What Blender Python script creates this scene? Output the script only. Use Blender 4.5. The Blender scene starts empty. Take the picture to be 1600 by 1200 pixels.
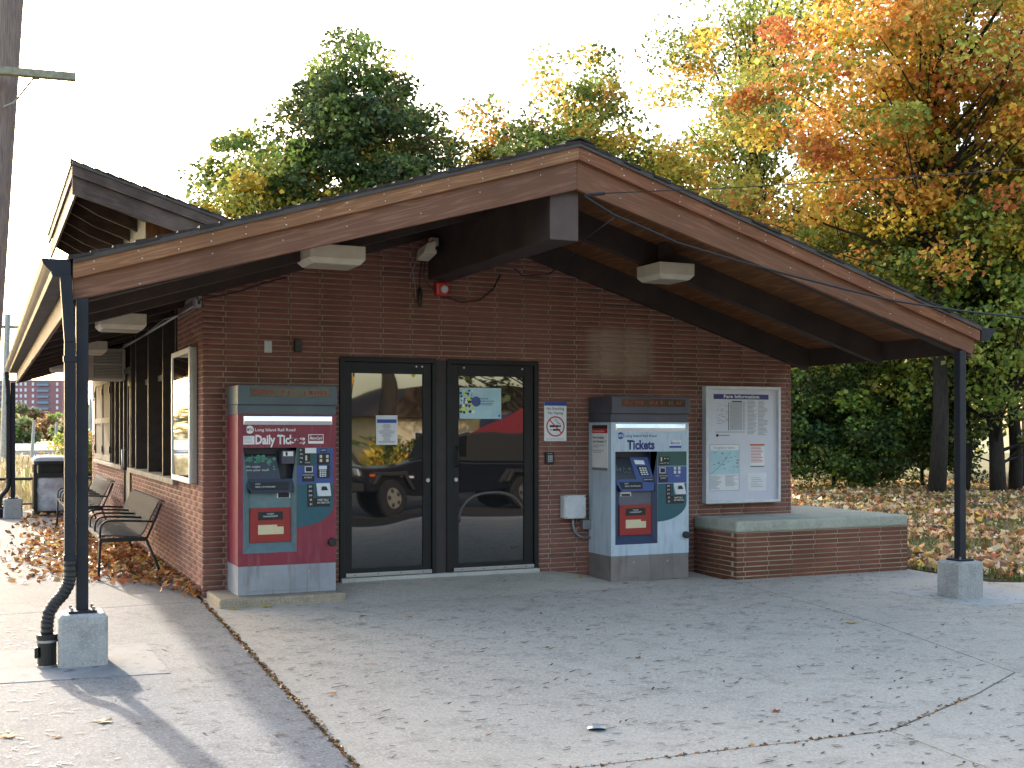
import bpy, bmesh, math, random
import numpy as np
from mathutils import Vector, Matrix
R = math.radians
random.seed(7)
sc = bpy.context.scene
COL = sc.collection

# ------------------------------------------------------------------ camera, sky, sun, exposure
cam_d = bpy.data.cameras.new('camera'); cam = bpy.data.objects.new('camera', cam_d); COL.objects.link(cam)
cam.location = (-1.830, -10.893, 1.430)
cam.rotation_euler = (R(90), 0, R(-24.425))
cam_d.sensor_width = 36.0; cam_d.lens = 40.873; cam_d.shift_y = 0.045
cam_d.clip_start = 0.1; cam_d.clip_end = 3000
sc.camera = cam

SUN_DIR = Vector((0.373, -2.6, -1.0)).normalized()          # the way the light travels
w = bpy.data.worlds.new('World'); sc.world = w; w.use_nodes = True
nt = w.node_tree; nt.nodes.clear()
sky = nt.nodes.new('ShaderNodeTexSky'); sky.sky_type = 'NISHITA'; sky.sun_disc = False
sky.sun_elevation = math.asin(-SUN_DIR.z); sky.sun_rotation = math.atan2(-SUN_DIR.x, -SUN_DIR.y)
sky.air_density = 1.0; sky.dust_density = 2.4; sky.ozone_density = 1.0
bgn = nt.nodes.new('ShaderNodeBackground'); bgn.inputs['Strength'].default_value = 0.15
wo = nt.nodes.new('ShaderNodeOutputWorld')
nt.links.new(sky.outputs[0], bgn.inputs[0]); nt.links.new(bgn.outputs[0], wo.inputs[0])
sl = bpy.data.lights.new('sun', 'SUN'); sl.energy = 1.4; sl.angle = R(1.2); sl.color = (1.0, 0.98, 0.965)
so = bpy.data.objects.new('sun', sl); COL.objects.link(so)
so.rotation_euler = SUN_DIR.to_track_quat('-Z', 'Y').to_euler()
sc.view_settings.view_transform = 'Standard'; sc.view_settings.look = 'None'
sc.view_settings.gamma = 1.0; sc.view_settings.exposure = 2.4
sc.view_settings.use_curve_mapping = False
sc.view_settings.use_white_balance = True; sc.view_settings.white_balance_temperature = 7600   # balanced for open shade
sc.cycles.use_denoising = True
sc.cycles.max_bounces = 8; sc.cycles.diffuse_bounces = 5; sc.cycles.glossy_bounces = 4
sc.cycles.transmission_bounces = 6; sc.cycles.transparent_max_bounces = 8
sc.cycles.caustics_reflective = False; sc.cycles.caustics_refractive = False

# ------------------------------------------------------------------ materials
def S(r, g, b):
    f = lambda c: (c/255/12.92 if c/255 <= .04045 else ((c/255+.055)/1.055)**2.4)
    return (f(r), f(g), f(b))
def nodes(name):
    m = bpy.data.materials.new(name); m.use_nodes = True
    t = m.node_tree; return m, t, t.nodes['Principled BSDF'], t.nodes.new, t.links.new
def mixc(new, lk, fac, a, b, mode='MIX'):
    n = new('ShaderNodeMix'); n.data_type = 'RGBA'; n.blend_type = mode
    for i, v in ((0, fac), (6, a), (7, b)):
        if hasattr(v, 'links') or hasattr(v, 'is_linked'): lk(v, n.inputs[i])
        elif isinstance(v, (int, float)): n.inputs[i].default_value = v
        else: n.inputs[i].default_value = (*v, 1)
    return n.outputs[2]
def ramp(new, lk, src, a, b):
    n = new('ShaderNodeMapRange'); n.inputs[1].default_value = a; n.inputs[2].default_value = b
    lk(src, n.inputs[0]); return n.outputs[0]
def coords(new, lk, scale=(1, 1, 1), rot=(0, 0, 0), kind='Object'):
    tc = new('ShaderNodeTexCoord'); mp = new('ShaderNodeMapping')
    mp.inputs['Scale'].default_value = scale; mp.inputs['Rotation'].default_value = rot
    lk(tc.outputs[kind], mp.inputs[0]); return mp.outputs[0]
def noise(new, lk, vec, scale, detail=5, rough=.6):
    n = new('ShaderNodeTexNoise'); n.inputs['Scale'].default_value = scale
    n.inputs['Detail'].default_value = detail; n.inputs['Roughness'].default_value = rough
    lk(vec, n.inputs['Vector']); return n.outputs[0]
def bump(new, lk, p, h, strength, dist=.01):
    n = new('ShaderNodeBump'); n.inputs['Strength'].default_value = strength; n.inputs['Distance'].default_value = dist
    lk(h, n.inputs['Height']); lk(n.outputs[0], p.inputs['Normal'])
def mat(name, c, c2=None, rough=.6, scale=9, stretch=(1, 1, 1), bmp=0, bscale=60, metal=0, spec=.5, lo=.35, hi=.65, rot=(0, 0, 0), dirt=None):
    m, t, p, new, lk = nodes(name)
    c2 = c2 or tuple(x*.82 for x in c)
    v = coords(new, lk, stretch, rot)
    n = noise(new, lk, v, scale)
    col = mixc(new, lk, ramp(new, lk, n, lo, hi), c, c2)
    if dirt:                                            # streaky grime with a shape of its own
        n2 = noise(new, lk, coords(new, lk, (14, 14, 1.6)), 1.3, 6, .7)
        col = mixc(new, lk, ramp(new, lk, n2, .50, .76), col, dirt)
    lk(col, p.inputs['Base Color'])
    p.inputs['Roughness'].default_value = rough; p.inputs['Metallic'].default_value = metal
    p.inputs['Specular IOR Level'].default_value = spec
    if bmp: bump(new, lk, p, noise(new, lk, v, bscale, 4), bmp)
    else:
        rr = new('ShaderNodeMapRange'); rr.inputs[3].default_value = rough*.85; rr.inputs[4].default_value = min(1, rough*1.2)
        lk(n, rr.inputs[0]); lk(rr.outputs[0], p.inputs['Roughness'])
    return m
def plain(name, c, rough=.5, metal=0, spec=.5):
    return mat(name, c, tuple(x*.9 for x in c), rough=rough, metal=metal, spec=spec, scale=14)
def brick_mat(name, a, b, c, chalk=None):
    m, t, p, new, lk = nodes(name)
    oi = new('ShaderNodeObjectInfo'); at = new('ShaderNodeAttribute'); at.attribute_name = 'tint'
    add = new('ShaderNodeMath'); add.operation = 'ADD'; lk(oi.outputs['Random'], add.inputs[0]); lk(at.outputs['Fac'], add.inputs[1])
    fr = new('ShaderNodeMath'); fr.operation = 'FRACT'; lk(add.outputs[0], fr.inputs[0])
    cr = new('ShaderNodeValToRGB'); lk(fr.outputs[0], cr.inputs[0])
    e = cr.color_ramp.elements; e[0].color = (*a, 1); e[1].color = (*c, 1); e[1].position = 1
    k = e.new(.45); k.color = (*b, 1); k = e.new(.8); k.color = (*[x*.8 for x in b], 1); k = e.new(.9); k.color = (*[x*.5 for x in b], 1); k = e.new(.95); k.color = (*c, 1)
    tc = new('ShaderNodeNewGeometry')
    mp = new('ShaderNodeMapping'); mp.inputs['Scale'].default_value = (5, 5, 90); lk(tc.outputs['Position'], mp.inputs[0])
    n = noise(new, lk, mp.outputs[0], 2.2, 6, .7)
    col = mixc(new, lk, ramp(new, lk, n, .3, .75), cr.outputs[0], [x*1.5 for x in b], 'MIX')
    mp2 = new('ShaderNodeMapping'); lk(tc.outputs['Position'], mp2.inputs[0]); mp2.inputs['Scale'].default_value = (1, 1, 1.6)
    n2 = noise(new, lk, mp2.outputs[0], 1.1, 7, .65)
    col = mixc(new, lk, ramp(new, lk, n2, .42, .8), col, [x*.45 for x in b])
    if chalk:                                           # the pale lime-washed patch where something was taken off the wall
        sx = new('ShaderNodeSeparateXYZ'); lk(tc.outputs['Position'], sx.inputs[0])
        def band(out, x0, x1, soft):
            r1 = new('ShaderNodeMapRange'); r1.inputs[1].default_value = x0; r1.inputs[2].default_value = x0+soft; lk(out, r1.inputs[0])
            r2 = new('ShaderNodeMapRange'); r2.inputs[1].default_value = x1; r2.inputs[2].default_value = x1-soft; lk(out, r2.inputs[0])
            mm = new('ShaderNodeMath'); mm.operation = 'MULTIPLY'; lk(r1.outputs[0], mm.inputs[0]); lk(r2.outputs[0], mm.inputs[1]); return mm.outputs[0]
        mm = new('ShaderNodeMath'); mm.operation = 'MULTIPLY'
        lk(band(sx.outputs[0], *chalk[0], .14), mm.inputs[0]); lk(band(sx.outputs[2], *chalk[1], .1), mm.inputs[1])
        m3 = new('ShaderNodeMath'); m3.operation = 'MULTIPLY'; lk(mm.outputs[0], m3.inputs[0])
        lk(ramp(new, lk, n, .22, .55), m3.inputs[1])
        col = mixc(new, lk, m3.outputs[0], col, S(156, 132, 118))
    lk(col, p.inputs['Base Color']); p.inputs['Roughness'].default_value = .88; p.inputs['Specular IOR Level'].default_value = .25
    bump(new, lk, p, n, .5, .004)
    return m
def concrete_mat(name, a, b, speck=1.0, rough=.9):
    m, t, p, new, lk = nodes(name)
    v = coords(new, lk)
    big = noise(new, lk, v, .55, 6, .62); mid = noise(new, lk, v, 4.5, 6, .7); fine = noise(new, lk, v, 70, 3, .7)
    col = mixc(new, lk, ramp(new, lk, big, .34, .68), a, b)
    col = mixc(new, lk, ramp(new, lk, mid, .5, .78), col, [x*.72 for x in b])
    vo = new('ShaderNodeTexVoronoi'); vo.inputs['Scale'].default_value = 95; lk(v, vo.inputs['Vector'])
    sp = new('ShaderNodeSeparateColor'); lk(vo.outputs['Color'], sp.inputs[0])
    d = ramp(new, lk, sp.outputs[0], .72, 1.0); l = ramp(new, lk, sp.outputs[1], .72, 1.0)
    mu = new('ShaderNodeMath'); mu.operation = 'MULTIPLY'; mu.inputs[1].default_value = .55*speck; lk(d, mu.inputs[0])
    col = mixc(new, lk, mu.outputs[0], col, [x*.45 for x in a])
    mu2 = new('ShaderNodeMath'); mu2.operation = 'MULTIPLY'; mu2.inputs[1].default_value = .5*speck; lk(l, mu2.inputs[0])
    col = mixc(new, lk, mu2.outputs[0], col, [min(1, x*1.45) for x in a])
    st = noise(new, lk, coords(new, lk, (1, 1, 1), (0, 0, .6)), 1.9, 8, .75)
    col = mixc(new, lk, ramp(new, lk, st, .60, .88), col, [x*.60 for x in b])
    gu = new('ShaderNodeTexVoronoi'); gu.inputs['Scale'].default_value = 2.6; lk(v, gu.inputs['Vector'])     # old gum and drips
    gs = new('ShaderNodeSeparateColor'); lk(gu.outputs['Color'], gs.inputs[0])
    g1 = ramp(new, lk, gu.outputs['Distance'], .085, .05); g2 = ramp(new, lk, gs.outputs[2], .55, .95)
    gm = new('ShaderNodeMath'); gm.operation = 'MULTIPLY'; lk(g1, gm.inputs[0]); lk(g2, gm.inputs[1])
    g3 = new('ShaderNodeMath'); g3.operation = 'MULTIPLY'; g3.inputs[1].default_value = .55*min(1, speck); lk(gm.outputs[0], g3.inputs[0])
    col = mixc(new, lk, g3.outputs[0], col, [x*.4 for x in b])
    lk(col, p.inputs['Base Color']); p.inputs['Roughness'].default_value = rough; p.inputs['Specular IOR Level'].default_value = .25
    bump(new, lk, p, fine, .35*max(speck, .3), .006)
    return m
def wood_mat(name, a, b, ang, grain=1.0, pale=None, rz=0):
    """stained timber; the grain runs along X turned by ang about Y"""
    m, t, p, new, lk = nodes(name)
    v = coords(new, lk, (1, 1, 1), (0, ang, rz))
    mp = new('ShaderNodeMapping'); mp.inputs['Scale'].default_value = (1.3, 4, 24); lk(v, mp.inputs[0])
    wv = new('ShaderNodeTexNoise'); wv.inputs['Scale'].default_value = .9; wv.inputs['Detail'].default_value = 1.5; lk(mp.outputs[0], wv.inputs['Vector'])
    mu = new('ShaderNodeMath'); mu.operation = 'MULTIPLY'; mu.inputs[1].default_value = 30; lk(wv.outputs[0], mu.inputs[0])
    si = new('ShaderNodeMath'); si.operation = 'SINE'; lk(mu.outputs[0], si.inputs[0])
    mp2 = new('ShaderNodeMapping'); mp2.inputs['Scale'].default_value = (2, 40, 160); lk(v, mp2.inputs[0])
    fi = noise(new, lk, mp2.outputs[0], 1.6, 4, .7)
    col = mixc(new, lk, ramp(new, lk, si.outputs[0], .2, 1.1), b, a)
    col = mixc(new, lk, ramp(new, lk, fi, .35, .8), col, [x*.6 for x in a])
    big = noise(new, lk, v, 1.2, 5, .65)
    col = mixc(new, lk, ramp(new, lk, big, .45, .8), col, pale or [x*.7 for x in b])
    lk(col, p.inputs['Base Color']); p.inputs['Roughness'].default_value = .72; p.inputs['Specular IOR Level'].default_value = .3
    bump(new, lk, p, fi, .25*grain, .004)
    return m
def leaf_mat(name, trans=.5):
    m, t, p, new, lk = nodes(name)
    at = new('ShaderNodeAttribute'); at.attribute_name = 'col'
    lk(at.outputs['Color'], p.inputs['Base Color']); p.inputs['Roughness'].default_value = .5; p.inputs['Specular IOR Level'].default_value = .35
    tr = new('ShaderNodeBsdfTranslucent')
    hs = new('ShaderNodeHueSaturation'); hs.inputs['Value'].default_value = 1.05; hs.inputs['Saturation'].default_value = .9
    lk(at.outputs['Color'], hs.inputs['Color']); lk(hs.outputs[0], tr.inputs[0])
    mx = new('ShaderNodeMixShader'); mx.inputs[0].default_value = trans
    lk(p.outputs[0], mx.inputs[1]); lk(tr.outputs[0], mx.inputs[2]); lk(mx.outputs[0], t.nodes['Material Output'].inputs[0])
    return m
def glass_mat(name, c=(.008, .009, .011), ior=1.9, wave=.0):
    m, t, p, new, lk = nodes(name)
    p.inputs['Base Color'].default_value = (*c, 1); p.inputs['Roughness'].default_value = .015
    p.inputs['IOR'].default_value = ior; p.inputs['Specular IOR Level'].default_value = .5
    if wave: bump(new, lk, p, noise(new, lk, coords(new, lk), .9, 1), wave, .05)
    return m
def clear_mat(name, fac=.14):
    m, t, p, new, lk = nodes(name)
    tr = new('ShaderNodeBsdfTransparent'); gl = new('ShaderNodeBsdfGlossy'); gl.inputs['Roughness'].default_value = .03
    fr = new('ShaderNodeLayerWeight'); fr.inputs[0].default_value = fac
    mx = new('ShaderNodeMixShader'); lk(fr.outputs['Fresnel'], mx.inputs[0]); lk(tr.outputs[0], mx.inputs[1]); lk(gl.outputs[0], mx.inputs[2])
    lk(mx.outputs[0], t.nodes['Material Output'].inputs[0]); return m
def emit_mat(name, c, k):
    m, t, p, new, lk = nodes(name)
    p.inputs['Base Color'].default_value = (*c, 1); p.inputs['Emission Color'].default_value = (*c, 1); p.inputs['Emission Strength'].default_value = k
    return m

SL = 0.305; ANG = math.atan(SL)
M = {}
M['brick'] = brick_mat('brick_clay', S(124, 77, 68), S(125, 82, 74), S(98, 68, 64), chalk=((3.95, 4.85), (1.95, 2.55)))
M['brick2'] = brick_mat('brick_clay_planter', S(112, 66, 52), S(118, 74, 60), S(84, 62, 56))
M['mortar'] = mat('mortar', S(170, 156, 140), S(138, 124, 110), rough=.95, bmp=.4)
M['mortar2'] = mat('pale_mortar', S(186, 172, 148), S(140, 126, 108), rough=.95, bmp=.4, scale=2)
M['conc'] = concrete_mat('pavement_concrete', S(189, 178, 165), S(174, 165, 153), .8)
M['conc2'] = concrete_mat('smooth_concrete', S(186, 183, 178), S(170, 168, 164), .25)
M['patch'] = concrete_mat('patch_concrete', S(142, 142, 143), S(130, 130, 131), .3)
M['slabtop'] = concrete_mat('ledge_concrete', S(176, 176, 164), S(146, 150, 138), .7)
M['conc3'] = concrete_mat('sun_dimmed_aggregate', S(132, 132, 133), S(118, 118, 119), 1.4)  # coarse aggregate; base colour darkened to offset the strong sun on these slabs
M['block'] = concrete_mat('footing_concrete', S(176, 175, 173), S(154, 153, 152), .7)
M['plinth'] = concrete_mat('pad_concrete', S(172, 158, 138), S(140, 128, 112), .9)
M['woodL'] = wood_mat('fascia_timber_left', S(146, 104, 84), S(118, 78, 58), ANG)
M['woodR'] = wood_mat('fascia_timber_right', S(144, 100, 76), S(124, 80, 58), -ANG)
M['woodLu'] = wood_mat('upper_fascia_timber_left', S(176, 128, 92), S(138, 92, 64), ANG)
M['woodRu'] = wood_mat('upper_fascia_timber_right', S(162, 108, 78), S(130, 80, 56), -ANG)
M['woodM'] = wood_mat('monitor_timber', S(92, 74, 66), S(70, 54, 48), -ANG, pale=S(120, 100, 90))
M['woodE'] = wood_mat('eave_timber', S(118, 96, 82), S(92, 72, 62), 0)
M['rafter'] = mat('dark_stained_rafter', S(60, 45, 40), S(44, 33, 30), rough=.75, scale=4, bmp=.2)
M['beam'] = mat('painted_ridge_beam', S(92, 74, 70), S(80, 64, 60), rough=.7, scale=3)
M['plank'] = wood_mat('soffit_plank_timber', S(142, 94, 58), S(106, 66, 40), 0, rz=R(90))
M['siding'] = mat('orange_brown_siding', S(140, 86, 52), S(108, 64, 40), rough=.75, stretch=(8, 8, 1), scale=3)
M['gsiding'] = mat('grey_siding', S(140, 136, 132), S(116, 112, 108), rough=.8)
M['shingle'] = mat('asphalt_shingle', S(66, 56, 52), S(44, 38, 36), rough=.95, scale=30, bmp=.5)
M['drip'] = mat('brown_drip_edge', S(66, 56, 52), S(54, 46, 43), rough=.45)
M['steel'] = mat('charcoal_painted_steel', S(38, 40, 48), S(30, 32, 40), rough=.55, scale=5, spec=.3)
M['black'] = plain('black_plastic', S(28, 28, 30), .45)
M['alu'] = plain('aluminium', S(176, 178, 182), .32, 1)
M['chrome'] = mat('polished_reflector', S(225, 225, 228), S(215, 214, 214), rough=.12, metal=1)
M['doorframe'] = mat('dark_bronze_frame', S(21, 21, 24), S(16, 16, 19), rough=.5, scale=4, spec=.35)
M['mullion'] = mat('brown_mullion', S(48, 38, 38), S(40, 31, 31), rough=.6)
M['glass'] = glass_mat('door_glass', (.010, .010, .011), 2.1, .16)
M['glass2'] = glass_mat('window_glass', (.01, .011, .013), 1.8)
M['fixture'] = mat('cream_light_housing', S(206, 198, 182), S(194, 185, 168), rough=.5)
M['diff'] = plain('light_diffuser', S(170, 160, 140), .4)
M['white'] = plain('white_print', S(226, 226, 228), .55)
M['offw'] = mat('off_white_enamel', S(206, 208, 212), S(190, 193, 198), rough=.4)
M['ink'] = plain('black_print', S(30, 30, 34), .6)
M['greyink'] = plain('grey_print', S(120, 120, 124), .6)
M['navyink'] = plain('navy_print', S(38, 40, 110), .5)
M['blueink'] = plain('blue_print', S(30, 70, 150), .5)
M['redink'] = plain('red_print', S(190, 34, 40), .5)
M['orangeink'] = plain('orange_print', S(210, 90, 50), .5)
M['mapblue'] = mat('pale_map_print', S(176, 204, 212), S(150, 190, 202), rough=.55, scale=5)
M['paper'] = mat('paper', S(222, 222, 226), S(208, 208, 214), rough=.7, scale=3)
M['board'] = mat('white_backing_board', S(206, 206, 216), S(196, 196, 208), rough=.6, scale=2)
M['mred'] = mat('machine_red', S(134, 38, 58), S(116, 30, 50), rough=.42, scale=3, dirt=S(140, 72, 88))
M['mwhite'] = mat('machine_pale_blue', S(178, 194, 208), S(164, 180, 196), rough=.42, scale=3, dirt=S(140, 150, 160))
M['mgrey'] = mat('machine_hood_teal', S(78, 92, 98), S(68, 80, 88), rough=.45, scale=3)
M['mgrey2'] = mat('machine_hood_grey', S(74, 74, 86), S(62, 62, 74), rough=.45, scale=3)
M['mbase'] = mat('machine_base_grey', S(150, 152, 160), S(136, 138, 146), rough=.5, scale=3, dirt=S(110, 104, 100))
M['mbase2'] = mat('machine_base_steel', S(128, 122, 122), S(112, 106, 106), rough=.4, scale=3, dirt=S(90, 82, 78))
M['recess'] = mat('recess_teal_grey', S(96, 122, 128), S(84, 108, 116), rough=.45)
M['recess2'] = mat('recess_slate', S(46, 62, 92), S(40, 54, 80), rough=.45)
M['face2'] = plain('recess_purple_grey', S(92, 92, 106), .45)
M['teal'] = plain('panel_teal', S(20, 84, 98), .4)
M['green'] = plain('panel_green', S(24, 78, 74), .4)
M['blue'] = plain('panel_blue', S(52, 78, 138), .4)
M['navy'] = plain('panel_navy', S(28, 38, 62), .4)
M['tray'] = plain('tray_red', S(152, 36, 36), .4)
M['beige'] = plain('tray_slot_beige', S(206, 194, 160), .3)
M['screen'] = plain('screen_black', S(22, 24, 28), .2)
M['screengreen'] = emit_mat('screen_green', S(60, 120, 100), .05)
M['screentext'] = emit_mat('screen_text', S(170, 180, 175), .06)
M['led'] = emit_mat('led_red', S(120, 40, 36), .02)
M['ledoff'] = plain('display_window', S(24, 18, 20), .15)
M['alarm'] = plain('alarm_red', S(200, 24, 34), .35)
M['galv'] = mat('galvanised_conduit', S(150, 152, 156), S(130, 132, 136), rough=.45, metal=.6)
M['acbody'] = mat('air_conditioner_beige', S(190, 184, 176), S(176, 170, 162), rough=.55)
M['acgrille'] = plain('air_conditioner_grille', S(120, 116, 112), .6)
M['fin'] = mat('dark_brown_mullion', S(58, 48, 44), S(46, 38, 35), rough=.6)
M['shutter'] = mat('taupe_shutter', S(104, 100, 95), S(92, 88, 84), rough=.7, spec=.2)
M['shutterpanel'] = mat('shutter_panel', S(74, 71, 68), S(64, 61, 58), rough=.75, spec=.2)
M['sill'] = mat('weathered_sill', S(150, 142, 132), S(116, 108, 100), rough=.85, bmp=.3)
M['bench'] = mat('powder_coated_bench', S(40, 42, 44), S(32, 34, 36), rough=.5, scale=5, spec=.3)
M['benchseat'] = mat('bench_slat_enamel', S(66, 74, 84), S(56, 63, 72), rough=.7, scale=6, spec=.12)
M['bag'] = mat('bin_liner', S(210, 212, 220), S(150, 154, 164), rough=.3, scale=6)
M['lid'] = plain('bin_lid_grey', S(190, 192, 196), .35)
M['bark'] = mat('bark', S(58, 51, 45), S(34, 30, 27), rough=.95, scale=5, stretch=(6, 6, 1), bmp=.8, bscale=8)
M['pole'] = mat('weathered_pole', S(132, 114, 108), S(96, 82, 78), rough=.9, stretch=(20, 20, 1), scale=2, bmp=.4, bscale=12)
M['arm'] = mat('weathered_crossarm', S(142, 138, 122), S(116, 112, 98), rough=.9)
M['leaf'] = leaf_mat('leaf', .34)
M['litter'] = leaf_mat('dry_leaf', .2)
M['twig'] = mat('twig', S(84, 70, 58), S(58, 46, 38), rough=.9)
M['grass'] = mat('lawn_soil_and_turf', S(92, 98, 52), S(104, 84, 56), rough=1, scale=2.2, bmp=.6, bscale=40)
M['field'] = mat('field', S(140, 136, 92), S(122, 122, 84), rough=1, scale=.08)
M['ballast'] = mat('track_ballast', S(126, 124, 126), S(104, 102, 104), rough=1, scale=.6)
M['dirt'] = mat('joint_dirt', S(58, 48, 40), S(38, 32, 28), rough=1, scale=20)
M['asphalt'] = mat('asphalt', S(76, 76, 78), S(62, 62, 64), rough=.95, scale=3, bmp=.5, bscale=90)
M['towerbrick'] = mat('tower_brick', S(150, 104, 110), S(138, 94, 102), rough=.9, scale=.1)
M['towerwhite'] = plain('tower_white', S(206, 210, 220), .6)
M['towerglass'] = plain('tower_glass', S(86, 96, 120), .2)
M['towerslab'] = plain('tower_balcony', S(120, 132, 160), .6)
M['housewall'] = mat('cream_stucco', S(212, 200, 172), S(200, 188, 160), rough=.9, scale=2)
M['houseroof'] = mat('house_roof', S(88, 70, 60), S(70, 56, 50), rough=.9)
M['jeep'] = mat('black_car_paint', S(22, 24, 34), S(18, 20, 28), rough=.12, spec=.8)
M['rubber'] = mat('tyre_rubber', S(30, 30, 31), S(22, 22, 23), rough=.8)
M['canopyred'] = mat('red_canvas', S(150, 40, 46), S(136, 34, 40), rough=.8)
M['canopyyel'] = mat('yellow_canvas', S(196, 140, 50), S(180, 126, 44), rough=.8)
M['yellow'] = plain('yellow_sign', S(220, 220, 40), .5)

# ------------------------------------------------------------------ builders
def root_loc(o):
    while o.parent: o = o.parent
    return o.location
class MB:
    def __init__(s): s.v = []; s.f = []; s.m = []
    def quads(s, pts, faces, mi=0):
        n = len(s.v); s.v += [tuple(p) for p in pts]; s.f += [tuple(n+i for i in f) for f in faces]; s.m += [mi]*len(faces); return s
    def hexa(s, p, mi=0):     # p: bottom 4 ccw, top 4 ccw
        return s.quads(p, [(3, 2, 1, 0), (4, 5, 6, 7), (0, 1, 5, 4), (1, 2, 6, 5), (2, 3, 7, 6), (3, 0, 4, 7)], mi)
    def box(s, x0, x1, y0, y1, z0, z1, mi=0):
        return s.hexa([(x0, y0, z0), (x1, y0, z0), (x1, y1, z0), (x0, y1, z0), (x0, y0, z1), (x1, y0, z1), (x1, y1, z1), (x0, y1, z1)], mi)
    def prism(s, poly, axis, a, b, mi=0):   # poly in the other two axes, in order (x,z) for 'y', (x,y) for 'z', (y,z) for 'x'
        def P(p, t):
            return (p[0], t, p[1]) if axis == 'y' else (p[0], p[1], t) if axis == 'z' else (t, p[0], p[1])
        n = len(poly); pts = [P(p, a) for p in poly]+[P(p, b) for p in poly]
        fs = [tuple(range(n)), tuple(range(2*n-1, n-1, -1))]+[(i, i+n, (i+1) % n+n, (i+1) % n) for i in range(n)]
        return s.quads(pts, fs, mi)
    def tube(s, pts, r, n=8, mi=0, cap=True):
        pts = [Vector(p) for p in pts]; rs = r if isinstance(r, (list, tuple)) else [r]*len(pts)
        base = len(s.v); up = None
        for i, p in enumerate(pts):
            d = (pts[min(i+1, len(pts)-1)]-pts[max(i-1, 0)]).normalized()
            if up is None: up = Vector((0, 0, 1)) if abs(d.z) < .9 else Vector((1, 0, 0))
            a = d.cross(up).normalized(); b = a.cross(d).normalized(); up = b
            for k in range(n):
                t = 2*math.pi*k/n; q = p+a*math.cos(t)*rs[i]+b*math.sin(t)*rs[i]; s.v.append(tuple(q))
        for i in range(len(pts)-1):
            for k in range(n):
                s.f.append((base+i*n+k, base+i*n+(k+1) % n, base+(i+1)*n+(k+1) % n, base+(i+1)*n+k)); s.m.append(mi)
        if cap:
            s.f.append(tuple(base+k for k in range(n))[::-1]); s.m.append(mi)
            s.f.append(tuple(base+(len(pts)-1)*n+k for k in range(n))); s.m.append(mi)
        return s
    def build(s, name, m, parent=None, smooth=False, bevel=0, fix=False):
        me = bpy.data.meshes.new(name)
        o0 = root_loc(parent) if parent else Vector((0, 0, 0))
        me.from_pydata([(x-o0.x, y-o0.y, z-o0.z) for x, y, z in s.v], [], s.f)
        for x in (m if isinstance(m, (list, tuple)) else [m]): me.materials.append(M[x])
        if len(set(s.m)) > 1: me.polygons.foreach_set('material_index', s.m)
        bm = bmesh.new(); bm.from_mesh(me); bmesh.ops.recalc_face_normals(bm, faces=bm.faces); bm.to_mesh(me); bm.free()
        if smooth: me.polygons.foreach_set('use_smooth', [True]*len(me.polygons))
        o = bpy.data.objects.new(name, me); COL.objects.link(o)
        if parent: o.parent = parent
        if bevel:
            b = o.modifiers.new('edge', 'BEVEL'); b.width = bevel; b.segments = 2; b.limit_method = 'ANGLE'
        return o
def B(x0, x1, y0, y1, z0, z1): return MB().box(x0, x1, y0, y1, z0, z1)
def thing(name, label, cat, loc=(0, 0, 0), group=None):
    o = bpy.data.objects.new(name, None); COL.objects.link(o); o.location = loc; o.empty_display_size = .1
    return tag(o, label, cat, group)
def tag(o, label, cat, group=None, kind=None):
    o['label'] = label; o['category'] = cat
    if group: o['group'] = group
    if kind: o['kind'] = kind
    return o
def kind(o, k, label=None):
    o['kind'] = k
    if label: o['label'] = label
    return o
TXT = []
def text(s, parent, m, x, y, z, w, h, face='-y', name='lettering', align='L', bold=0, ital=0):
    """lettering as thin raised print: left end (or centre) x,z, fitted to width w and cap height h"""
    TXT.append((s, parent, m, x, y, z, w, h, face, name, align, bold, ital))
def flush_text():
    obs = []
    for t in TXT:
        c = bpy.data.curves.new('t', 'FONT'); c.body = t[0]; c.size = 1; c.offset = t[11]; c.resolution_u = 2; c.shear = t[12]
        o = bpy.data.objects.new('t', c); COL.objects.link(o); obs.append(o)
    bpy.context.view_layer.update(); dg = bpy.context.evaluated_depsgraph_get()
    for t, o in zip(TXT, obs):
        s, parent, m, x, y, z, w, h, face, name, align, bold, ital = t
        me = bpy.data.meshes.new_from_object(o.evaluated_get(dg)); me.name = name
        n = len(me.vertices); co = np.zeros(n*3); me.vertices.foreach_get('co', co); co = co.reshape(-1, 3)
        x0, x1 = co[:, 0].min(), co[:, 0].max(); k = w/max(x1-x0, 1e-6)
        lx = (co[:, 0]-x0)*k-(w/2 if align == 'C' else 0); lz = co[:, 1]*h/.70
        out = np.zeros_like(co); o0 = root_loc(parent)
        if face == '-y': out[:, 0] = x+lx; out[:, 1] = y; out[:, 2] = z+lz
        else: out[:, 0] = x; out[:, 1] = y-lx; out[:, 2] = z+lz
        out -= np.array(o0)[None]
        me.vertices.foreach_set('co', out.ravel()); me.update()
        me.materials.clear(); me.materials.append(M[m])
        ob = bpy.data.objects.new(name, me); COL.objects.link(ob); ob.parent = parent
    for o in obs:
        c = o.data; bpy.data.objects.remove(o); bpy.data.curves.remove(c)
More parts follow.
